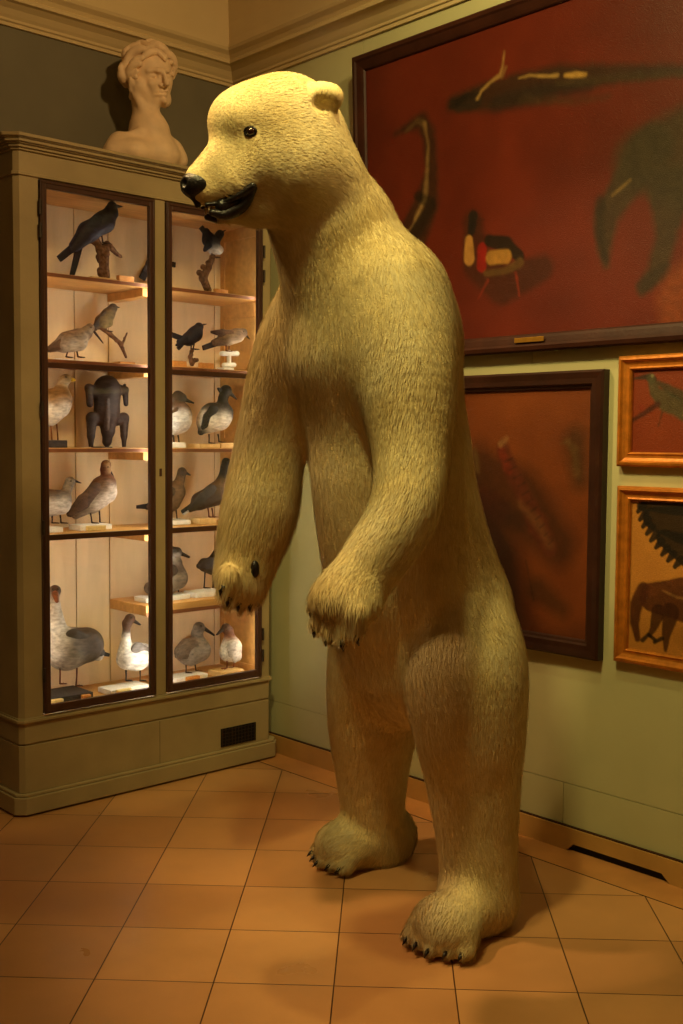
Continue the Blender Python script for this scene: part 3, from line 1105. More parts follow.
# eyes, nose, mouth
ep = march(250.5, 131.5, BODY)
ep = ep if ep is not None else ES
ind = HC + HH * .12
for s in (1, -1):
    q = ep if s > 0 else mir(ep)
    nrm = grad(q[None], BODY)[0] if s > 0 else grad(mir(ep)[None], BODY)[0]
    c = q - nrm * .004
    blob('eye', [ell(c, (.0140, .0140, .0125))], .0022, M['eye'], bear)
    # dark lid rim
    a = hd(244, 131.5, .0) - hd(250, 131.5, .0)
    ring_ = []
    e1 = np.cross(nrm, (0, 0, 1.0))
    e1 /= np.linalg.norm(e1)
    e2 = np.cross(nrm, e1)
    pts = [c + nrm * .005 + e1 * .0165 * math.cos(t) + e2 * .0118 * math.sin(t) for t in np.linspace(0, 2 * math.pi, 17)]
    MB().tube(pts, .0034, 6).build('eyelid', M['black_gloss'], bear, smooth=True)
nc = hd(200, 185)
NO = [ell(nc, (.048, .048, .040), k=.01), ell(nc + HH * .016 + np.array([0, 0, -.002]), (.038, .044, .034), k=.012),
      cap(nc + HH * .022 + np.array([0, 0, -.012]), nc + HH * .006 + np.array([0, 0, -.055]), .014, .009, .012)]
for s in (-1, 1):
    NO.append(dict(ell(nc + HH * .052 + HS * .019 * s + np.array([0, 0, -.002]), (.012, .012, .012), k=.006), op='-'))
blob('nose', NO, .0028, M['black_gloss'], bear)


def lipside(pts, rad, s, off=.004):
    out = []
    for x, y in pts:
        q = march(x, y, B)
        if q is None:
            q = hd(x, y, .03)
        q = q + grad(q[None], B)[0] * off
        out.append(q if s > 0 else mir(q))
    return [chain(out, rad, .01, 6)]


for s in (1, -1):
    up = lipside([(206, 203.5), (222, 202), (238, 195), (252, 185)], [.005, .007, .009, .009], s)
    lo = lipside([(213, 212), (226, 214), (243, 205), (254, 188)], [.010, .016, .017, .009], s)
    blob('lip', up + lo, .003, M['black_gloss'], bear)
    for k, (x, y, ln) in enumerate(((209, 204, .020), (216, 204, .009), (222, 203.5, .010), (228, 202.5, .010))):
        q = march(x, y, B)
        if q is None:
            continue
        q = q + grad(q[None], B)[0] * .003
        q = q if s > 0 else mir(q)
        MB().tube([q, q + np.array([0, 0, -ln * .6]), q + np.array([0, 0, -ln])], [.0045, .0035, .0008], 6).build('tooth', M['tooth'], bear, smooth=True)
cav = [cap(hd(222, 206, l), hd(245, 196, l * 1.5), .020, .024, .02) for l in (-.03, 0, .03)]
blob('mouth_lining', cav, .005, M['black_gloss'], bear)
blob('tongue', [ell(hd(231, 206, .0), (.035, .035, .012), k=.01), cap(hd(228, 207, .02), hd(236, 203, .045), .008, .010, .01)], .004, M['tongue'], bear)
# whisker scar-like light spot is left to the fur; claws
for b, d in TOES:
    e1 = b + d * .026 + np.array([0, 0, .004])
    MB().tube([e1, e1 + d * .012 - np.array([0, 0, .004]), e1 + d * .024 - np.array([0, 0, .014])], [.0070, .0055, .0012], 8).build('claw', M['claw'], bear, smooth=True)
for (a, b, ra, rb, yy), tip in zip(npaw, ((310, 615), (314, 633), (326, 641), (342, 645), (357, 640))):
    p0, p1 = atY(*b, yy), atY(*tip, yy + .0)
    d = p1 - p0
    d /= np.linalg.norm(d)
    p0 = p0 + d * .014 + np.array([-.008, -.008, 0])
    MB().tube([p0, p0 + d * .016, p0 + d * .030 + np.array([0.008, 0, 0])], [.0075, .006, .0012], 8).build('claw', M['claw'], bear, smooth=True)
for (x, y, x2, y2, yy) in ((223, 586, 220, 596, -1.62), (230, 598, 227, 607, -1.61), (240, 603, 238, 612, -1.58), (251, 603, 250, 612, -1.55), (262, 595, 262, 604, -1.52)):
    p0, p1 = atY(x, y, yy), atY(x2, y2, yy)
    MB().tube([p0, (p0 + p1) / 2 + np.array([-.004, 0, 0]), p1], [.0085, .007, .0012], 8).build('claw', M['claw'], bear, smooth=True)
q = march(255, 569, B)
if q is not None:
    blob('paw_pad', [ell(q, (.014, .014, .028))], .004, M['black_gloss'], bear)

# fur: short blades laid along the lie of the coat
def bear_fur(n_strands):
    V, Q = BV, BQ
    tri = np.concatenate([Q[:, [0, 1, 2]], Q[:, [0, 2, 3]]])
    A, Bv, Cv = V[tri[:, 0]], V[tri[:, 1]], V[tri[:, 2]]
    cr = np.cross(Bv - A, Cv - A)
    area = np.linalg.norm(cr, axis=1) / 2
    w = area.copy()
    mid = (A + Bv + Cv) / 3
    w[(mid[:, 2] < .012)] = 0
    dm = sdf(mid, [dict(q, op='+') for q in mouth_cut])
    w[dm < .012] = 0
    w[np.linalg.norm(mid - nc, axis=1) < .053] = 0
    for s_ in (ep, mir(ep)):
        w[np.linalg.norm(mid - s_, axis=1) < .019] = 0
    headness = np.clip(((mid - HC) @ HH + .25) / .2, 0, 1) * np.clip((mid[:, 2] - 2.0) / .15, 0, 1)
    w *= 1 + 1.5 * headness
    idx = rng.choice(len(tri), n_strands, p=w / w.sum())
    r1, r2 = rng.random(n_strands), rng.random(n_strands)
    r1 = np.sqrt(r1)
    P = (1 - r1)[:, None] * A[idx] + (r1 * (1 - r2))[:, None] * Bv[idx] + (r1 * r2)[:, None] * Cv[idx]
    G = grad(P, BODY, 2e-3)
    # flow = weighted lie of the nearest body masses
    FW = np.zeros((n_strands, 3))
    for q_ in B + FLOWS:
        if q_['flow'] is None or q_['op'] == '-':
            continue
        f = np.asarray(q_['flow'], float)
        f = f / np.linalg.norm(f)
        d = np.maximum(sd1(P.astype(np.float32), q_), 0)
        FW += (1 / (d + .012) ** 2)[:, None] * f
    # muzzle hair also parts downwards
    FW /= np.linalg.norm(FW, axis=1, keepdims=True) + 1e-9

    def wave(P, s, ph):
        return np.sin(P[:, 0] * s + ph + 2 * np.sin(P[:, 2] * s * .6 + ph)) * np.cos(P[:, 2] * s * .5 + P[:, 1] * s * .8 + ph * 2)
    for k, (s, amp) in enumerate(((7, .26), (22, .16), (55, .08))):
        FW += amp * np.stack([wave(P, s, k), wave(P, s * 1.1, k + 2), wave(P, s * .7, k + 4) * .5], 1)
    FW += rng.normal(0, .13, FW.shape)
    T_ = FW - (FW * G).sum(1)[:, None] * G
    T_ /= np.linalg.norm(T_, axis=1, keepdims=True) + 1e-9
    hn = np.clip(((P - HC) @ HH + .25) / .2, 0, 1) * np.clip((P[:, 2] - 2.0) / .15, 0, 1)
    mz = np.clip(((P - HC) @ HH - .10) / .12, 0, 1) * (P[:, 2] > 2.0)
    ear = np.min([np.linalg.norm(P - e_, axis=1) for e_ in (hd(323, 101, .11), mir(hd(323, 101, .11)))], axis=0) < .075
    L = .031 * (1 - hn) + .016 * hn
    L = L * (1 - mz) + .010 * mz
    L[ear] = .009
    L[(P[:, 2] < .16)] = .030
    pw = (P[:, 2] > .9) & (P[:, 2] < 1.25) & (P[:, 0] < -1.0)
    L[pw] = .030
    throat = (np.abs(P[:, 2] - 2.12) < .10) & (P[:, 0] < -1.15)
    L[throat] = np.maximum(L[throat], .028)
    # long hair below the far forearm
    fl = (P[:, 1] > -1.72) & (P[:, 2] < 1.32) & (P[:, 2] > .93) & (P[:, 0] < -.9)
    L[fl] = .042
    L = L * rng.uniform(.6, 1.25, n_strands)
    L = np.where(P[:, 2] < .05, np.minimum(L, .026), L)
    lift = rng.uniform(.04, .20, n_strands) * np.where(mz > .5, .6, 1)
    W = rng.uniform(.0007, .0014, n_strands)
    S = np.cross(T_, G)
    p0 = P - G * .002
    p1 = P + T_ * (L * .5)[:, None] + G * (L * lift * .75)[:, None]
    p2 = P + T_ * L[:, None] + G * (L * lift * .75)[:, None] + np.array([0, 0, -1]) * (L * .12)[:, None]
    p2[:, 2] = np.maximum(p2[:, 2], .002)
    p1[:, 2] = np.maximum(p1[:, 2], .003)
    VV = np.stack([p0 - S * W[:, None], p0 + S * W[:, None], p1 + S * W[:, None] * .8, p1 - S * W[:, None] * .8, p2], 1).reshape(-1, 3)
    org = origin(bear)
    VV = VV - org
    me = bpy.data.meshes.new('fur')
    N = n_strands
    me.vertices.add(5 * N)
    me.vertices.foreach_set('co', VV.astype(np.float32).ravel())
    b5 = np.arange(N)[:, None] * 5
    loops = np.concatenate([b5 + np.array([0, 1, 2, 3]), b5 + np.array([3, 2, 4])], 1).ravel()
    me.loops.add(7 * N)
    me.loops.foreach_set('vertex_index', loops.astype(np.int32))
    me.polygons.add(2 * N)
    st_ = np.stack([np.arange(N) * 7, np.arange(N) * 7 + 4], 1).ravel()
    me.polygons.foreach_set('loop_start', st_.astype(np.int32))
    me.polygons.foreach_set('use_smooth', np.ones(2 * N, bool))
    me.update(calc_edges=True)
    at = me.color_attributes.new('Col', 'FLOAT_COLOR', 'POINT')
    base = np.array(rgb(230, 216, 174))
    yel = np.array(rgb(202, 172, 100))
    t = np.clip(.45 + .35 * wave(P, 7, 1) + .25 * wave(P, 19, 3) + .15 * wave(P, 41, 5) + rng.normal(0, .16, N), 0, 1.15)
    # old mounts yellow on the belly and inner limbs and are soiled at the feet
    soil = np.clip((.16 - P[:, 2]) / .16, 0, 1) * .45
    c = base * (1 - t[:, None] * .7) + yel * t[:, None] * .7
    c = c * (1 - soil[:, None]) + np.array(rgb(120, 92, 50)) * soil[:, None]
    c *= rng.uniform(.92, 1.05, N)[:, None]
    cc = np.ones((N, 5, 4), np.float32)
    cc[:, :, :3] = c[:, None, :]
    at.data.foreach_set('color', cc.ravel())
    nn = np.repeat((G * .95 + T_ * .05), 5, 0)
    nn += rng.normal(0, .05, nn.shape)
    nn /= np.linalg.norm(nn, axis=1, keepdims=True)
    me.normals_split_custom_set_from_vertices(nn.tolist())
    o = link('fur', me, M['fur'], bear)
    return o


m = colmat('cream_guard_hair', 0.62, 0.15, 0.10, 30, 0.0)
M['fur'] = m
bear_fur(240000)

# ------------------------------------------------------------------ plaster bust on the cabinet
bx, by = atY(148, 162, -.21)[0], -.21
bust = empty('plaster_bust', (bx, by, 2.66), 'pale plaster bust of a wavy-haired man with bare shoulders on top of the cabinet', 'bust')
BY_ = -.21


def U(x, y, lat=0.0):
    """point on the bust's plane, lat metres towards the viewer"""
    P = atY(x, y, BY_)
    v = CAM - P
    v /= np.linalg.norm(v)
    return P + v * lat


SB = ppm(U(148, 100))
px_ = lambda r: r / SB
# the face looks out to the right of the photograph, a little down
TC = CAM - U(150, 85)
TC /= np.linalg.norm(TC)
RT = np.cross(-TC, (0, 0, 1.0))
RT /= np.linalg.norm(RT)
UPV = np.cross(RT, -TC)
FD = TC * .80 + RT * .60          # the way the face looks
G = []
G.append(ell(U(147, 73, -.02), (px_(24), px_(24), px_(25)), k=.02))
G.append(chain([U(152, 68, .02), U(155, 80, .025), U(157, 92, .025)], [px_(18), px_(17.5), px_(13)], .02))
G.append(cap(U(161, 97, .035), U(164, 100, .04), px_(9.5), px_(7.5), .012))      # chin
G.append(cap(U(139, 86, .025), U(156, 99.5, .040), px_(9), px_(8), .006))        # jaw line
BASE = list(G)


def onf(x, y, off=0.0):
    q = march(x, y, BASE)
    return (U(x, y, .05) if q is None else q) + FD * off


G.append(cap(onf(148, 71, -.002), onf(158, 70.5, .004), px_(2.4), px_(2.6), .006))
G.append(cap(onf(158, 70.5, .004), onf(168, 72, .000), px_(2.6), px_(2.2), .006))
G.append(cap(onf(163, 71, .002), onf(163.5, 83, .024), px_(2.0), px_(3.0), .006))   # nose
G.append(cap(onf(160, 85, .006), onf(166, 85, .010), px_(2.2), px_(2.0), .004))
G.append(cap(onf(157, 91, .002), onf(167, 91, .004), px_(1.8), px_(1.4), .003))     # lips
G.append(cap(onf(158, 94.3, .003), onf(166, 94.3, .004), px_(2.0), px_(1.5), .003))
G.append(cap(onf(152, 84, -.002), onf(155, 93, -.004), px_(5), px_(3.5), .012))     # cheek fold
G.append(ell(onf(163, 100.5, .004), (px_(4), px_(4), px_(3.4)), k=.008))
for x, y in ((154, 75.5), (168.5, 76)):
    G.append(dict(ell(onf(x, y, .003), (px_(4.2), px_(4.2), px_(3.0)), k=.008), op='-'))
    G.append(cap(onf(x - 1.6, y + .4, -.009), onf(x + 1.6, y + .4, -.009), px_(1.9), px_(1.9), .003))
G.append(dict(cap(onf(155, 92.7, .009), onf(168, 92.7, .010), px_(.7), px_(.6), .002), op='-'))
e0 = onf(131, 80, .0)
G.append(cap(onf(131.5, 80, .0), onf(131.5, 90, -.002), px_(3.6), px_(2.4), .005))   # ear
G.append(dict(ell(onf(132.5, 82, .014), (px_(2), px_(2), px_(3)), k=.004), op='-'))
G.append(chain([U(142, 95, -.01), U(145, 112, -.01), U(148, 128, -.01)], [px_(11.5), px_(12.5), px_(16)], .025))
G.append(cap(U(152, 103, .03), U(153, 126, .035), px_(4), px_(4.5), .02))
G.append(cap(U(136, 95, .02), U(152, 128, .045), px_(4), px_(3), .015))
G.append(cap(U(150, 136, -.01), U(152, 156, -.01), px_(20), px_(24), .05))
G.append(cap(U(120, 144, -.02), U(172, 150, .0), px_(12), px_(11), .03))
G.append(cap(U(116, 153, .0), U(178, 160, .01), px_(13), px_(10), .03))
G.append(cap(U(140, 132, .05), U(124, 138, .02), px_(4), px_(4), .02))
G.append(cap(U(156, 134, .06), U(172, 143, .03), px_(4), px_(4), .02))
G.append(ell(U(160, 153, .06), (px_(20), px_(14), px_(13)), k=.04))
G.append(ell(U(135, 152, .06), (px_(16), px_(14), px_(12)), k=.04))
bustp = G
base_cut = 2.662
BVs, BQs = surf(bustp, .0058, floor_z=base_cut)
bd = mesh('head_and_shoulders', BVs, BQs, M['marble'], bust, None, True)
# wavy hair in thick locks
Hh = []
def lock(p, off, r):
    P = []
    for x, y in p:
        q = march(x, y, BASE)
        P.append((U(x, y, -.02) if q is None else q) + TC * off)
    return chain(P, [px_(v * .86) for v in r], .002, 5)


for p, off, r in (([(137, 72), (130, 74), (126, 68), (128, 60)], .006, (3, 5, 5.5, 5)), ([(140, 64), (133, 66), (129, 72), (131, 79)], .012, (3, 4.4, 4.2, 3)),
                  ([(128, 60), (133, 53), (141, 50), (148, 53)], .006, (5, 6, 6, 4)), ([(142, 58), (136, 60), (131, 66)], .014, (3, 4, 3.5)),
                  ([(146, 52), (154, 46), (163, 49), (168, 56)], .004, (5, 6, 5.5, 4)), ([(142, 58), (149, 53), (157, 52), (165, 57)], .010, (3, 4.4, 4, 3)),
                  ([(166, 52), (172, 58), (174, 66), (172, 74)], .000, (4.5, 5, 4.5, 3.5)), ([(124, 66), (122.5, 76), (126, 84)], -.004, (5.5, 6, 4.5)),
                  ([(127, 74), (130, 79), (136, 77)], .010, (3.5, 3.6, 2.6)), ([(150, 50), (142, 45), (134, 50)], -.010, (6, 6, 6)), ([(158, 46), (150, 42.5), (144, 45)], -.008, (5, 4.5, 4)),
                  ([(133, 92), (132, 97)], -.020, (4, 4)), ([(152, 50), (160, 54), (165, 60)], .012, (3, 3, 2)),
                  ([(126, 62), (121, 68), (121, 74)], .0, (3.4, 3.6, 2.4)), ([(170, 62), (175, 70), (173, 78)], .002, (3, 3, 2)), ([(134, 46), (126, 52), (125, 60)], -.01, (4, 4.4, 4))):
    Hh.append(lock(p, off, r))
blob('hair', Hh, .0055, M['marble'], bust)

# ------------------------------------------------------------------ mounted birds
def hexc(c):
    f = .72 if max(c) < 188 else .95
    g = sum(c) / 3
    q = 1.5 if max(c) < 188 else 1.1
    return rgb(*[max(6, min(250, (g + (v - g) * q) * f)) for v in c])


def creature(name, label, cat, y0, body, bill=(), wing=(), legs=(), eyes=(), mount=None, branch=None, tail=(), group=None, extra=()):
    """Everything is given where it shows: px, py on the vertical plane y=y0, radii in px.
    body/bill/tail: (x1,y1,r1,x2,y2,r2,colour[,lat1,lat2]) ; lat = metres towards the room."""
    S = ppm(atY(*(body[0][0:2]), y0))

    def pt(x, y, lat=0.0):
        return atY(x, y, y0 - lat)

    def seg(t, k):
        l1, l2 = (t[7], t[8]) if len(t) > 8 else (0, 0)
        return cap(pt(t[0], t[1], l1), pt(t[3], t[4], l2), t[2] / S, t[5] / S, k, col=hexc(t[6]))
    if mount:
        px0, px1, zb, hb, yb0, yb1, mm = mount
        xa, xb = atY(px0, 500, yb0)[0], atY(px1, 500, yb0)[0]
        org = ((xa + xb) / 2, (yb0 + yb1) / 2, zb)
    else:
        p = pt(body[0][0], body[0][1])
        org = (p[0], y0, p[2])
    e = empty(name, org, label, cat, group)
    prims = [seg(t, .4 * min(t[2], t[5]) / S + .004) for t in body]
    blob('body', prims, .0034 if S * .0034 > .7 else .004, M['feather'], e, soft=.005)
    if tail:
        # flat feathers: squashed tapered blades
        for t in tail:
            a, b = pt(t[0], t[1]), pt(t[3], t[4])
            MB_ = MB()
            d = b - a
            nrm = np.array([-d[2], 0, d[0]])
            nrm /= np.linalg.norm(nrm) + 1e-9
            V = []
            for q, r in ((a, t[2] / S), (a + d * .6, (t[2] + t[5]) / 2 / S), (b, t[5] / S)):
                V += [q + nrm * r + np.array([0, -.006, 0]), q + nrm * r + np.array([0, .006, 0]), q - nrm * r + np.array([0, .006, 0]), q - nrm * r + np.array([0, -.006, 0])]
            F = [(0, 1, 2, 3), (8, 11, 10, 9)]
            for i in (0, 4):
                for k in range(4):
                    k2 = (k + 1) % 4
                    F.append((i + k, i + 4 + k, i + 4 + k2, i + k2))
            cc = np.tile(np.array(hexc(t[6])), (12, 1))
            mesh('tail', V, F, M['feather'], e, None, False, cc)
    for t in bill:
        blob('bill', [seg(t, .003)], .0022, M['feather'], e)
    for w_ in wing:
        # (x1,y1,r1,x2,y2,r2,colour,lat,tipcolour)
        for s_ in (1, -1):
            lt = w_[7] / S * s_
            x1, y1, r1, x2, y2, r2, c1 = w_[:7]
            c2 = w_[8] if len(w_) > 8 else c1
            a, b = pt(x1, y1, lt), pt(x2, y2, lt * .55)
            mid = a * .5 + b * .5
            W_ = [cap(a, mid, r1 * .85 / S, (r1 * .72 + r2 * .2) / S, .006, col=hexc(c1)), cap(mid, b, (r1 * .8 + r2 * .2) / S, r2 / S, .006, col=hexc(c2))]
            # flatten across the body
            V, Q = surf(W_, .0032)
            cols = pcol(V, W_, .004)
            V = V.copy()
            cy = y0 - lt * .85
            V[:, 1] = cy + (V[:, 1] - cy) * .38
            mesh('wing', V, Q, M['feather'], e, None, True, cols)
    for lg in legs:
        x1, y1, x2, y2, c, lat = lg[:6]
        a, b = pt(x1, y1, lat), pt(x2, y2, lat)
        mb = MB().tube([a, (a + b) / 2 + np.array([.001, 0, 0]), b], [.0042, .003, .0034], 6)
        dirx = lg[6] if len(lg) > 6 else 1
        for an in (-.5, 0, .5):
            tip = b + np.array([dirx * .030 * math.cos(an), .030 * math.sin(an), -.001])
            mb.tube([b + np.array([0, 0, .001]), tip], [.0032, .0018], 5)
        cc = np.tile(np.array(hexc(c)), (len(mb.V), 1))
        mesh('leg', mb.V, mb.F, M['feather'], e, None, True, cc)
    for x, y, r in eyes:
        q = march(x, y, prims)
        if q is not None:
            nrm = grad(q[None], prims)[0]
            blob('eye', [ell(q - nrm * .0008, (r / S, r / S, r / S))], .0012, M['birdeye'], e)
    if mount:
        mb = MB().box(xa, xb, yb0, yb1, zb + .0008, zb + hb)
        mb.build('mount', M[mm], e, bevel=.002)
    if branch:
        bm_ = []
        for t in branch:
            a_, b_ = pt(t[0], t[1]), pt(t[3], t[4])
            bm_.append(cap(a_, b_, t[2] / S * .8, t[5] / S * .8, .008))
            for _k in range(5):
                w_ = rng.random()
                r_ = (t[2] * (1 - w_) + t[5] * w_) / S
                bm_.append(ell(a_ * (1 - w_) + b_ * w_ + rng.normal(0, 1, 3) * r_ * .42, (r_ * .62,) * 3, k=.004))
        blob('branch', bm_, .0035, M['bark'], e)
    if mount:
        for ch in e.children:
            nmz = (zb + hb + .0006) if ch.name.split('.')[0] in ('leg', 'branch') else zb + .004
            for v in ch.data.vertices:
                if not ch.name.startswith('mount') and v.co.z + org[2] < nmz:
                    v.co.z = nmz - org[2]
    for nm, t, mm in extra:
        blob(nm, [cap(pt(t[0], t[1]), pt(t[3], t[4]), t[2] / S, t[5] / S, .004)], .003, M[mm], e)
    return e


BK, BKB = (30, 28, 34), (44, 46, 62)
WH, OFF = (236, 230, 222), (214, 204, 192)
Z = lambda k: SH[k]
FL = .398
YB = -.22
BR = (112, 80, 56)
GR, GRB = (150, 138, 124), (118, 98, 80)
# 1 long-tailed dark crow, top left
creature('mounted_crow', 'large blue-black long-tailed bird perched on a gnarled branch, top shelf at left', 'bird', -.30,
         [(88, 232, 10, 104, 222, 10.5, BKB), (104, 222, 10.5, 110.5, 213, 7, BK), (111, 213, 7, 112, 206.5, 5.2, BK), (88, 232, 10, 75, 246, 6, BKB)],
         bill=[(115, 206, 2.4, 122, 206.5, .7, (20, 18, 18))],
         wing=[(98, 222, 9, 72, 250, 3.2, BKB, 8, BK)],
         tail=[(82, 240, 4, 59, 259, 3.2, BK), (80, 244, 3.2, 72, 276, 2.3, (34, 30, 34))],
         legs=[(101, 233, 103, 243, (60, 48, 40), .01), (97, 236, 99, 244, (60, 48, 40), -.01)], eyes=[(114, 203, .9)],
         mount=(93, 118, Z(1), .006, -.342, -.25, 'creamblock'),
         branch=[(84, 240, 2.6, 96, 240, 4, ), (96, 240, 4, 103, 256, 6), (103, 256, 6, 105, 276, 6.5), (105, 262, 5, 107, 244, 3.5), (107, 244, 3.5, 113, 250, 3), (113, 250, 3, 121, 257, 1.6), (100, 250, 5, 106, 250, 4)])
# 2 curlew-like bird
creature('mounted_wader', 'grey-brown long-billed wader with its bill pointing down, second shelf at left', 'bird', -.20,
         [(64, 345, 8, 79, 343, 8, (206, 192, 176)), (66, 339, 7.5, 78, 336, 7.5, (160, 132, 106)), (78, 340, 9, 86, 333, 6, (186, 168, 146)), (86, 333, 6, 90, 328, 4.6, (148, 126, 104)), (64, 343, 8, 50, 349, 3.5, (142, 116, 94))],
         bill=[(93, 330, 1.5, 103, 343, .6, (62, 50, 40))],
         wing=[(75, 338, 6, 48, 350, 2.0, (150, 118, 90), 5, (104, 82, 64))],
         legs=[(68, 350, 66, 357, (120, 100, 84), .012), (76, 348, 78, 357, (70, 58, 50), -.012)], eyes=[(91, 327.5, .7)],
         mount=(57, 85, Z(2), .010, -.26, -.15, 'whiteblock'))
# 3 finch on lichen branch
creature('mounted_finch', 'small streaked yellowish finch on a slanting lichen-spotted branch above the wader', 'bird', -.14,
         [(101, 321, 6, 108, 315, 6.4, (146, 128, 88)), (108, 315, 6, 113, 308, 4.6, (120, 108, 92)), (101, 321, 5.4, 95, 328, 3, (96, 80, 66)), (104, 325, 4.0, 109, 323, 4.0, (180, 164, 124))],
         bill=[(116, 307, 1.2, 119.5, 307.5, .4, (60, 50, 44))],
         wing=[(106, 314, 4.4, 94, 327, 1.6, (86, 74, 62), 4, (56, 48, 42))],
         tail=[(97, 326, 1.8, 91, 330, 1.4, (60, 52, 46))],
         legs=[(106, 326, 106, 331, (70, 56, 44), .004)], eyes=[(114, 306, .6)],
         mount=(121, 136, Z(2), .020, -.19, -.12, 'orange_tag'),
         branch=[(99, 327, 2.2, 110, 334, 2.6), (110, 334, 2.6, 120, 343, 2.4), (120, 343, 2.4, 126, 357, 1.6), (122, 345, 1.6, 127, 333, 1.0)])
# 4 magpie-like bird, top right
creature('mounted_magpie', 'small black-and-white bird on an upright knobbly branch, top shelf at right', 'bird', -.22,
         [(209, 240, 7, 213, 245, 7, (24, 22, 24)), (214, 249, 6.2, 219, 250, 4.6, WH), (209, 240, 6, 206, 232, 4, (24, 22, 24)), (216, 240, 4.5, 220, 234, 4.2, (30, 26, 26))],
         bill=[(222, 232, 1.1, 226, 230, .4, (40, 34, 30))],
         wing=[(212, 238, 5, 205, 250, 1.8, (20, 18, 20), 5)], tail=[(206, 234, 2.2, 201, 227, 2.4, (24, 22, 24))],
         legs=[(212, 252, 212, 257, (90, 70, 60), .006), (215, 252, 214, 257, (90, 70, 60), -.006)], eyes=[(221, 233, .6)],
         mount=(200, 216, Z(1), .006, -.26, -.18, 'creamblock'),
         branch=[(213, 256, 3.2, 208, 268, 4.2), (208, 268, 4.2, 203, 278, 5), (203, 278, 5, 208, 290, 4.6)])
# 5 bird half hidden behind the stile
creature('mounted_bird', 'dark bird mostly hidden behind the central stile, only its tail showing, top shelf', 'bird', -.13,
         [(152, 264, 6, 160, 258, 7, (60, 56, 54)), (160, 258, 7, 164, 250, 4.4, (44, 40, 40)), (152, 264, 5.5, 146, 270, 3.6, (96, 92, 92))],
         bill=[(167, 250, 1.1, 172, 251, .4, (40, 34, 30))],
         tail=[(147, 268, 3.2, 142, 279, 3.4, (52, 50, 54)), (162, 262, 2.2, 175, 265, 2.6, (34, 34, 36))],
         legs=[(156, 268, 157, 277, (70, 56, 44), .006)],
         mount=(150, 164, Z(1), .012, -.17, -.09, 'creamblock'))
# 6 blackbird
creature('mounted_blackbird', 'black songbird with cocked tail on a short forked stump, second shelf at right', 'bird', -.22,
         [(189, 339, 7, 195, 334, 7.4, BK), (195, 334, 7, 199, 327, 4.6, BK), (189, 339, 6, 180, 342, 3.6, BK)],
         bill=[(202, 325, 1.2, 206.5, 324, .4, (90, 66, 30))],
         wing=[(193, 336, 4.5, 177, 345, 1.4, (24, 22, 26), 5)], tail=[(183, 339, 2.6, 170, 334, 2.4, (26, 24, 28)), (182, 344, 2, 178, 349, 1.6, (26, 24, 28))],
         legs=[(191, 345, 191, 349, (50, 38, 30), .005), (194, 344, 193, 349, (50, 38, 30), -.005)], eyes=[(200, 325.5, .6)],
         mount=(186, 199, Z(2), .010, -.26, -.18, 'orange_tag'),
         branch=[(192, 350, 2.2, 190, 357, 2.2), (190, 357, 2.2, 192, 364, 3.0), (192, 362, 2.2, 197, 360, 2.4)])
# 7 jay
creature('mounted_jay', 'brown jay-like bird leaning forward on a white wooden stand, second shelf at right', 'bird', -.29,
         [(224, 338, 6.5, 236, 335, 6.5, (160, 132, 104)), (236, 335, 6.2, 243, 333, 4.8, (120, 100, 86)), (224, 340, 5.5, 214, 343, 3.6, (120, 94, 74)), (228, 341.5, 4.4, 240, 338, 3.8, (214, 196, 170))],
         bill=[(246, 335, 1.4, 249.5, 339, .5, (36, 28, 24))],
         wing=[(232, 334, 4.6, 212, 332, 1.4, (128, 92, 64), 5, (84, 60, 46))], tail=[(220, 342, 3, 203, 348, 2.4, (56, 42, 38))],
         legs=[(226, 345, 226, 351, (120, 60, 44), .006), (229, 344, 229, 351, (120, 60, 44), -.006)], eyes=[(243.5, 331.5, .6)],
         mount=(224, 234, Z(2), .012, -.32, -.26, 'whiteblock'),
         extra=[('stand', (229, 352, 2.2, 229, 366, 2.2), 'whiteblock'), ('crossbar', (222, 353.5, 2.6, 237, 353.5, 2.6), 'whiteblock'), ('crossbar', (224, 365, 2.4, 234, 365, 2.4), 'whiteblock')])
# 8 mallard
creature('mounted_duck', 'speckled brown duck with a bright yellow bill, third shelf beside the left frame', 'bird', -.21,
         [(48, 412, 14, 57, 406, 13, (230, 218, 200)), (50, 402, 13, 60, 399, 12, (176, 140, 92)), (58, 398, 11, 61, 392, 7, (150, 112, 66)), (61, 392, 5.5, 63, 382, 5, (196, 176, 140)), (63, 382, 5, 66, 379, 5.2, (186, 160, 110)), (46, 414, 12, 34, 420, 8, WH)],
         bill=[(69, 379, 2.6, 74, 380, 1.6, (212, 172, 40))],
         wing=[(54, 400, 9, 28, 416, 3, (176, 142, 96), 9, (130, 100, 66))],
         legs=[(50, 420, 52, 441, (150, 100, 50), .02), (56, 418, 58, 441, (150, 100, 50), -.02)], eyes=[(66, 377, .8)],
         mount=(40, 68, Z(3), .032, -.26, -.17, 'tray'))
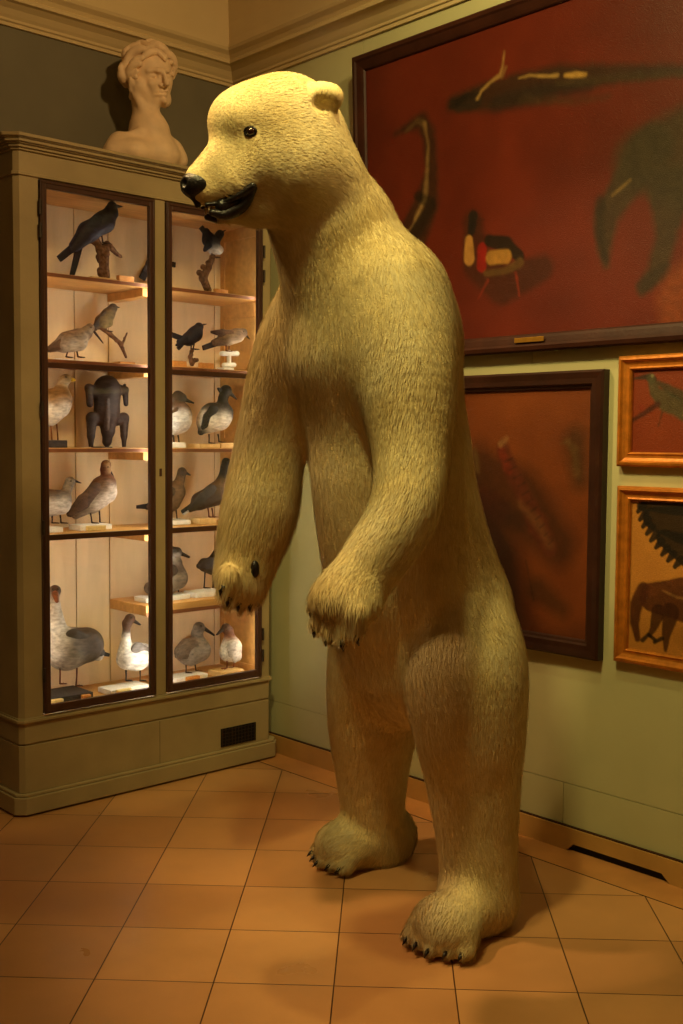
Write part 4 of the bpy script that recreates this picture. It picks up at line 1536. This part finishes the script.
# 9 dark bat-like specimen, limbs folded
LE, LD = (70, 58, 54), (48, 38, 34)
creature('mounted_fruit_bat', 'dark brown leathery animal with four folded limbs and its head hanging down, third shelf', 'animal', -.17,
         [(107, 391, 14, 107, 412, 12, LE), (107, 412, 12, 108, 430, 7, LE), (107, 386, 10, 107, 390, 11, (64, 56, 38)), (108, 432, 6, 107, 442, 4.4, LD), (107, 442, 4.4, 107, 447, 1.6, LD),
          (96, 392, 6, 89, 388, 4, LE), (89, 388, 3.8, 90, 404, 3.4, (86, 74, 70)), (119, 390, 6, 125, 390, 3.8, LE), (125, 390, 3.4, 126, 404, 2.4, LE),
          (98, 420, 6, 92, 418, 5.5, LE), (92, 418, 5.5, 91, 436, 3.8, (82, 70, 66)), (91, 436, 3.4, 91, 447, 2.2, LD), (117, 420, 6, 123, 418, 5.2, LE), (124, 418, 5.2, 124, 436, 3.4, (82, 70, 66)), (124, 436, 3, 124, 446, 2.0, LD),
          (107, 400, 2, 107, 428, 2.4, (96, 84, 78), .05, .04)],
         tail=[(122, 392, 2.4, 125, 384, .6, LD)],
         mount=(102, 113, Z(3), .005, -.22, -.13, 'tray'))
# 10 brown headed duck
creature('mounted_duck', 'white-bellied duck with a dark brown head, third shelf of the right door beside the stile', 'bird', -.22,
         [(172, 422, 14, 178, 420, 14, (216, 208, 200)), (176, 412, 10, 181, 412, 10, (112, 78, 56)), (178, 408, 5, 174, 400, 4.0, (120, 92, 72)), (174, 400, 4, 178, 396, 5, (70, 52, 42)), (178, 397, 5.4, 182, 398, 4.8, (52, 38, 32))],
         bill=[(186, 400, 2.0, 193.5, 403, .9, (40, 34, 32))],
         wing=[(178, 414, 8, 162, 426, 3, (120, 96, 76), 9)],
         legs=[(173, 435, 174, 444, (60, 46, 38), .02), (178, 435, 179, 444, (60, 46, 38), -.02)], eyes=[(182, 396, .8)],
         mount=(166, 186, Z(3), .026, -.27, -.17, 'whiteblock'))
# 11 tufted duck
creature('mounted_tufted_duck', 'black-and-white tufted duck standing upright, third shelf at right beside the bear', 'bird', -.22,
         [(208, 421, 12, 219, 419, 12, (222, 212, 196)), (212, 413, 10.5, 223, 413, 10.5, (30, 26, 26)), (210, 414, 9, 203, 427, 4.6, (34, 28, 28)), (222, 410, 8, 223, 398, 4.4, (28, 24, 24)), (223, 398, 4.4, 226, 391, 6.2, (28, 24, 24)), (204, 428, 6, 201, 432, 3.4, (36, 30, 30))],
         bill=[(231, 394, 2.0, 236.5, 399, 1.0, (42, 38, 40))],
         wing=[(214, 412, 8.5, 202, 427, 2.8, (34, 28, 28), 9.5)], tail=[(221, 391, 2.2, 218, 388, .6, (28, 24, 24))],
         legs=[(209, 434, 209, 443, (52, 40, 34), .02), (218, 434, 219, 442, (52, 40, 34), -.02)], eyes=[(228, 391, .8)],
         mount=(200, 220, Z(3), .020, -.28, -.18, 'creamblock'))
# 12 pale duck bottom of shelf 4 left
creature('mounted_grebe', 'low pale-necked grebe with white flank and thin bill, fourth shelf beside the left frame', 'bird', -.22,
         [(48, 506, 11, 60, 504, 11, (214, 206, 198)), (48, 498, 9, 62, 499, 9, (98, 78, 62)), (64, 500, 6, 67, 489, 4.2, (170, 150, 130)), (67, 489, 4.2, 70, 482, 5.4, (170, 158, 142)), (46, 506, 10, 36, 508, 5, (130, 106, 84))],
         bill=[(75, 481, 1.4, 81, 483, .5, (60, 50, 42))],
         wing=[(58, 500, 7, 36, 506, 3, (112, 88, 70), 8)],
         legs=[(52, 515, 52, 523, (60, 46, 38), .02), (60, 514, 61, 523, (60, 46, 38), -.02)], eyes=[(71, 481, .8)],
         mount=(40, 63, Z(4), .022, -.28, -.19, 'whiteblock'))
# 13 large grey-brown duck
creature('mounted_wigeon', 'grey-brown duck with rusty head and pale flank reared upright, fourth shelf at left', 'bird', -.20,
         [(92, 503, 10.5, 105, 492, 12, (206, 190, 176)), (94, 496, 10, 102, 487, 11, (122, 96, 78)), (102, 488, 10, 108, 482, 8, (134, 100, 78)), (107, 480, 5.5, 105, 470, 4.4, (128, 84, 58)), (105, 470, 4.4, 106, 465, 5.2, (122, 78, 46)), (88, 505, 9, 76, 514, 5, (164, 150, 138)), (107, 464, 2.6, 109, 470, 2.4, (206, 172, 128), .018, .018)],
         bill=[(110, 472, 1.8, 113, 477, 1.2, (52, 44, 44))],
         wing=[(96, 490, 9, 70, 514, 3, (108, 84, 68), 9, (92, 74, 64))],
         legs=[(90, 511, 92, 523, (60, 46, 38), .02), (99, 508, 100, 523, (60, 46, 38), -.02)], eyes=[(108, 467, .7)],
         mount=(80, 112, Z(4), .024, -.27, -.17, 'whiteblock'))
# 14 brown duck behind stile
creature('mounted_teal', 'slim brown duck with a dark cap and bill behind the central stile, fourth shelf', 'bird', -.17,
         [(170, 501, 11, 175, 492, 10.5, (120, 94, 72)), (176, 490, 8, 180, 480, 4.4, (150, 122, 94)), (180, 480, 4.2, 182, 472, 4.8, (74, 56, 44)), (166, 504, 9, 156, 508, 5, (84, 66, 54))],
         bill=[(186, 473, 1.6, 190, 475, .9, (34, 28, 26))],
         wing=[(172, 494, 8, 148, 507, 3, (88, 68, 54), 8)], tail=[(152, 506, 3, 137, 507, 1.6, (36, 30, 28))],
         legs=[(170, 511, 171, 521, (80, 60, 46), .02), (176, 510, 177, 521, (80, 60, 46), -.02)], eyes=[(183, 471, .7)],
         mount=(170, 191, Z(4), .022, -.24, -.14, 'whiteblock'))
# 15 dark goose, head behind the bear's arm
creature('mounted_goose', 'dark slender goose sloping to its tail, partly behind bear\'s arm', 'bird', -.22,
         [(200, 501, 9, 215, 495, 11, (66, 48, 40)), (215, 493, 10, 222, 483, 7, (128, 104, 82)), (222, 483, 6, 225, 468, 4.2, (30, 26, 24)), (225, 468, 4.2, 226, 462, 4.6, (28, 24, 24)), (199, 503, 7, 190, 509, 3.4, (54, 42, 36))],
         bill=[(230, 463, 1.8, 235, 466, .9, (34, 28, 26))],
         wing=[(212, 491, 8, 190, 508, 2.4, (74, 66, 66), 8, (44, 36, 34))], tail=[(192, 506, 2.6, 182, 512, 1.6, (30, 24, 22)), (191, 509, 1.4, 183, 514, 1.0, WH)],
         legs=[(208, 508, 209, 517, (130, 80, 60), .02), (212, 508, 213, 517, (130, 80, 60), -.02)], eyes=[(227, 461, .7)],
         mount=(200, 216, Z(4), .026, -.27, -.18, 'creamblock'))
# 16 big goose at the bottom left
creature('mounted_goose', 'large grey-brown goose with upright neck on a dark tray, bottom left of cabinet', 'bird', -.20,
         [(66, 648, 20, 86, 645, 18, (86, 70, 56)), (60, 645, 18, 66, 650, 19, (196, 184, 166)), (56, 630, 11, 55, 606, 5.2, (204, 194, 180)), (55, 606, 5.0, 54, 596, 4.8, (198, 186, 168)), (54, 596, 4.8, 55, 591, 6, (96, 74, 56)), (88, 648, 13, 98, 655, 6, (188, 176, 160)), (52, 630, 11, 56, 646, 16, (230, 222, 210))],
         bill=[(55, 594, 3.4, 57, 601, 2.0, (150, 98, 66), .03, .055)],
         wing=[(74, 640, 13, 100, 652, 4, (70, 58, 46), 15, (52, 42, 34))], tail=[(96, 652, 3, 109, 655, 1.6, (44, 36, 32))],
         legs=[(60, 666, 60, 684, (130, 84, 60), .03), (77, 668, 76, 686, (130, 84, 60), -.02)], eyes=[(52.5, 589, .8), (58, 589, .8)],
         mount=(46, 92, FL, .030, -.30, -.13, 'tray'))
# 17 white breasted duck
creature('mounted_pintail', 'white-breasted duck with slim brown head on a white block, bottom left of the stile', 'bird', -.24,
         [(128, 658, 12, 137, 658, 13, WH), (136, 652, 10, 143, 652, 9, (190, 186, 184)), (126, 650, 8, 126, 636, 4.2, WH), (126, 634, 3.8, 127, 624, 4.2, (104, 76, 60)), (127, 623, 4.6, 130, 619, 5.4, (92, 66, 50))],
         bill=[(134, 621, 2.0, 140, 624.5, 1.0, (60, 52, 50))],
         wing=[(138, 650, 9, 156, 660, 3, (166, 158, 154), 9, (120, 112, 108))],
         legs=[(126, 670, 126, 681, (50, 42, 40), .02), (140, 670, 140, 681, (50, 42, 40), -.01)], eyes=[(131, 618, .8)],
         mount=(110, 149, FL, .024, -.31, -.20, 'whiteblock'))
# 18 shoveler on half shelf
creature('mounted_shoveler', 'grey duck with dark crown and long dark bill, on the short shelf', 'bird', -.22,
         [(170, 580, 13, 176, 578, 12, (150, 136, 120)), (174, 570, 10, 174, 564, 8.5, (108, 92, 80)), (173, 562, 6.0, 174, 556, 5.6, (206, 196, 184)), (173, 552, 5.6, 177, 552, 5.0, (56, 46, 42)), (162, 584, 10, 150, 588, 6, (120, 106, 94))],
         bill=[(181, 553.5, 2.2, 189, 557, 1.2, (36, 30, 30))],
         wing=[(172, 572, 9, 150, 586, 3.4, (92, 78, 68), 10)],
         legs=[(170, 590, 170, 597, (60, 46, 38), .02), (178, 589, 179, 597, (60, 46, 38), -.02)], eyes=[(178, 551, .8)],
         mount=(146, 190, Z(5), .022, -.28, -.18, 'whiteblock'))
# 19 little dark bird on half shelf
creature('mounted_moorhen', 'small dark wading bird on a white block, short shelf beside the bear\'s paw', 'bird', -.22,
         [(205, 565, 7, 212, 566, 9, (84, 68, 56)), (204, 564, 5, 199, 566, 2.8, (46, 36, 32)), (214, 560, 6, 217, 552, 3.8, (60, 48, 42))],
         bill=[(220, 550, 1.4, 225, 552, .6, (60, 40, 30))],
         wing=[(211, 563, 6.5, 199, 566, 1.8, (58, 46, 40), 7)],
         legs=[(205, 572, 204, 588, (46, 36, 32), .012, 1), (213, 573, 213, 589, (46, 36, 32), -.012, 1)], eyes=[(218, 550, .6)],
         mount=(196, 224, Z(5), .026, -.29, -.19, 'whiteblock'))
# 20 grey duck bottom right
creature('mounted_gadwall', 'grey speckled duck bending its head right, bottom shelf behind the right door', 'bird', -.22,
         [(190, 653, 13, 199, 650, 12, (170, 158, 146)), (198, 645, 9, 197, 634, 5.6, (162, 148, 134)), (197, 633, 5.2, 199, 628, 6.2, (140, 126, 112)), (188, 648, 10, 182, 652, 8, (132, 116, 102))],
         bill=[(205, 629, 2.0, 214, 635, 1.1, (52, 42, 42))],
         wing=[(193, 648, 9.5, 179, 655, 4, (120, 104, 90), 9)],
         legs=[(186, 665, 186, 673, (90, 66, 50), .02), (195, 664, 196, 673, (90, 66, 50), -.02)], eyes=[(201, 626, .8)],
         mount=(176, 208, FL, .022, -.28, -.18, 'whiteblock'))
# 21 white fronted small duck facing left
creature('mounted_smew', 'small white-fronted duck with rusty cheeks facing left, bottom shelf at far right', 'bird', -.265,
         [(229, 652, 10, 231, 646, 10, (224, 216, 204)), (230, 640, 6.5, 229, 632, 4.6, (170, 116, 90)), (228, 630, 4.8, 226, 628, 4.8, (110, 84, 70)), (234, 648, 8, 236, 656, 6, (210, 200, 188))],
         bill=[(222, 630, 2.0, 217, 634.5, 1.0, (70, 56, 52))],
         wing=[(232, 646, 7, 234, 660, 2.6, (190, 182, 172), 9)],
         legs=[(227, 660, 227, 668, (160, 96, 60), .015, -1), (234, 660, 234, 668, (160, 96, 60), -.01, -1)], eyes=[(226, 627, .7)],
         mount=(221, 244, FL, .026, -.32, -.22, 'creamblock'))


# loose label blocks standing on the shelves
def block(px0, px1, z, h, y, mm, label, name='label_block', group=None):
    xa, xb = atY(px0, 500, y)[0], atY(px1, 500, y)[0]
    z += .0008
    b = MB().box(xa, xb, y, y + .022, z, z + h)
    # a shallow groove along the top holds the card
    b.box(xa + .003, xb - .003, y - .0025, y, z + h * .15, z + h * .9)
    o = b.build(name, M[mm], None, ((xa + xb) / 2, y + .011, z), bevel=.0012)
    tag(o, label, 'label', group)


block(120, 135, Z(1), .030, -.30, 'orange_tag', 'small wooden label block right of the long-tailed bird, top left shelf')
block(216, 228, Z(1), .030, -.26, 'orange_tag', 'small wooden label block beside the upright branch, top right shelf')
block(173, 187, Z(2), .030, -.29, 'orange_tag', 'small wooden label block left of the forked stump, second shelf at right')
block(201, 214, Z(2), .028, -.30, 'orange_tag', 'small wooden label block between the black songbird and the jay-like bird')
block(221, 236, Z(3), .024, -.28, 'creamblock', 'pale wooden block just right of the tufted duck\'s mount')
block(88, 106, Z(4), .022, -.31, 'paper', 'cream card label in front of the rusty-headed duck, fourth shelf')
block(49, 62, FL, .030, -.335, 'paper', 'yellow paper label at the foot of the large goose, bottom left')
block(82, 90, FL, .026, -.325, 'orange_tag', 'small orange label on the right of the large goose\'s tray')
block(118, 131, FL, .026, -.335, 'paper', 'cream paper label in front of the white-breasted duck\'s block')
block(188, 200, FL, .024, -.305, 'orange_tag', 'small wooden label in front of the grey speckled duck, bottom right')
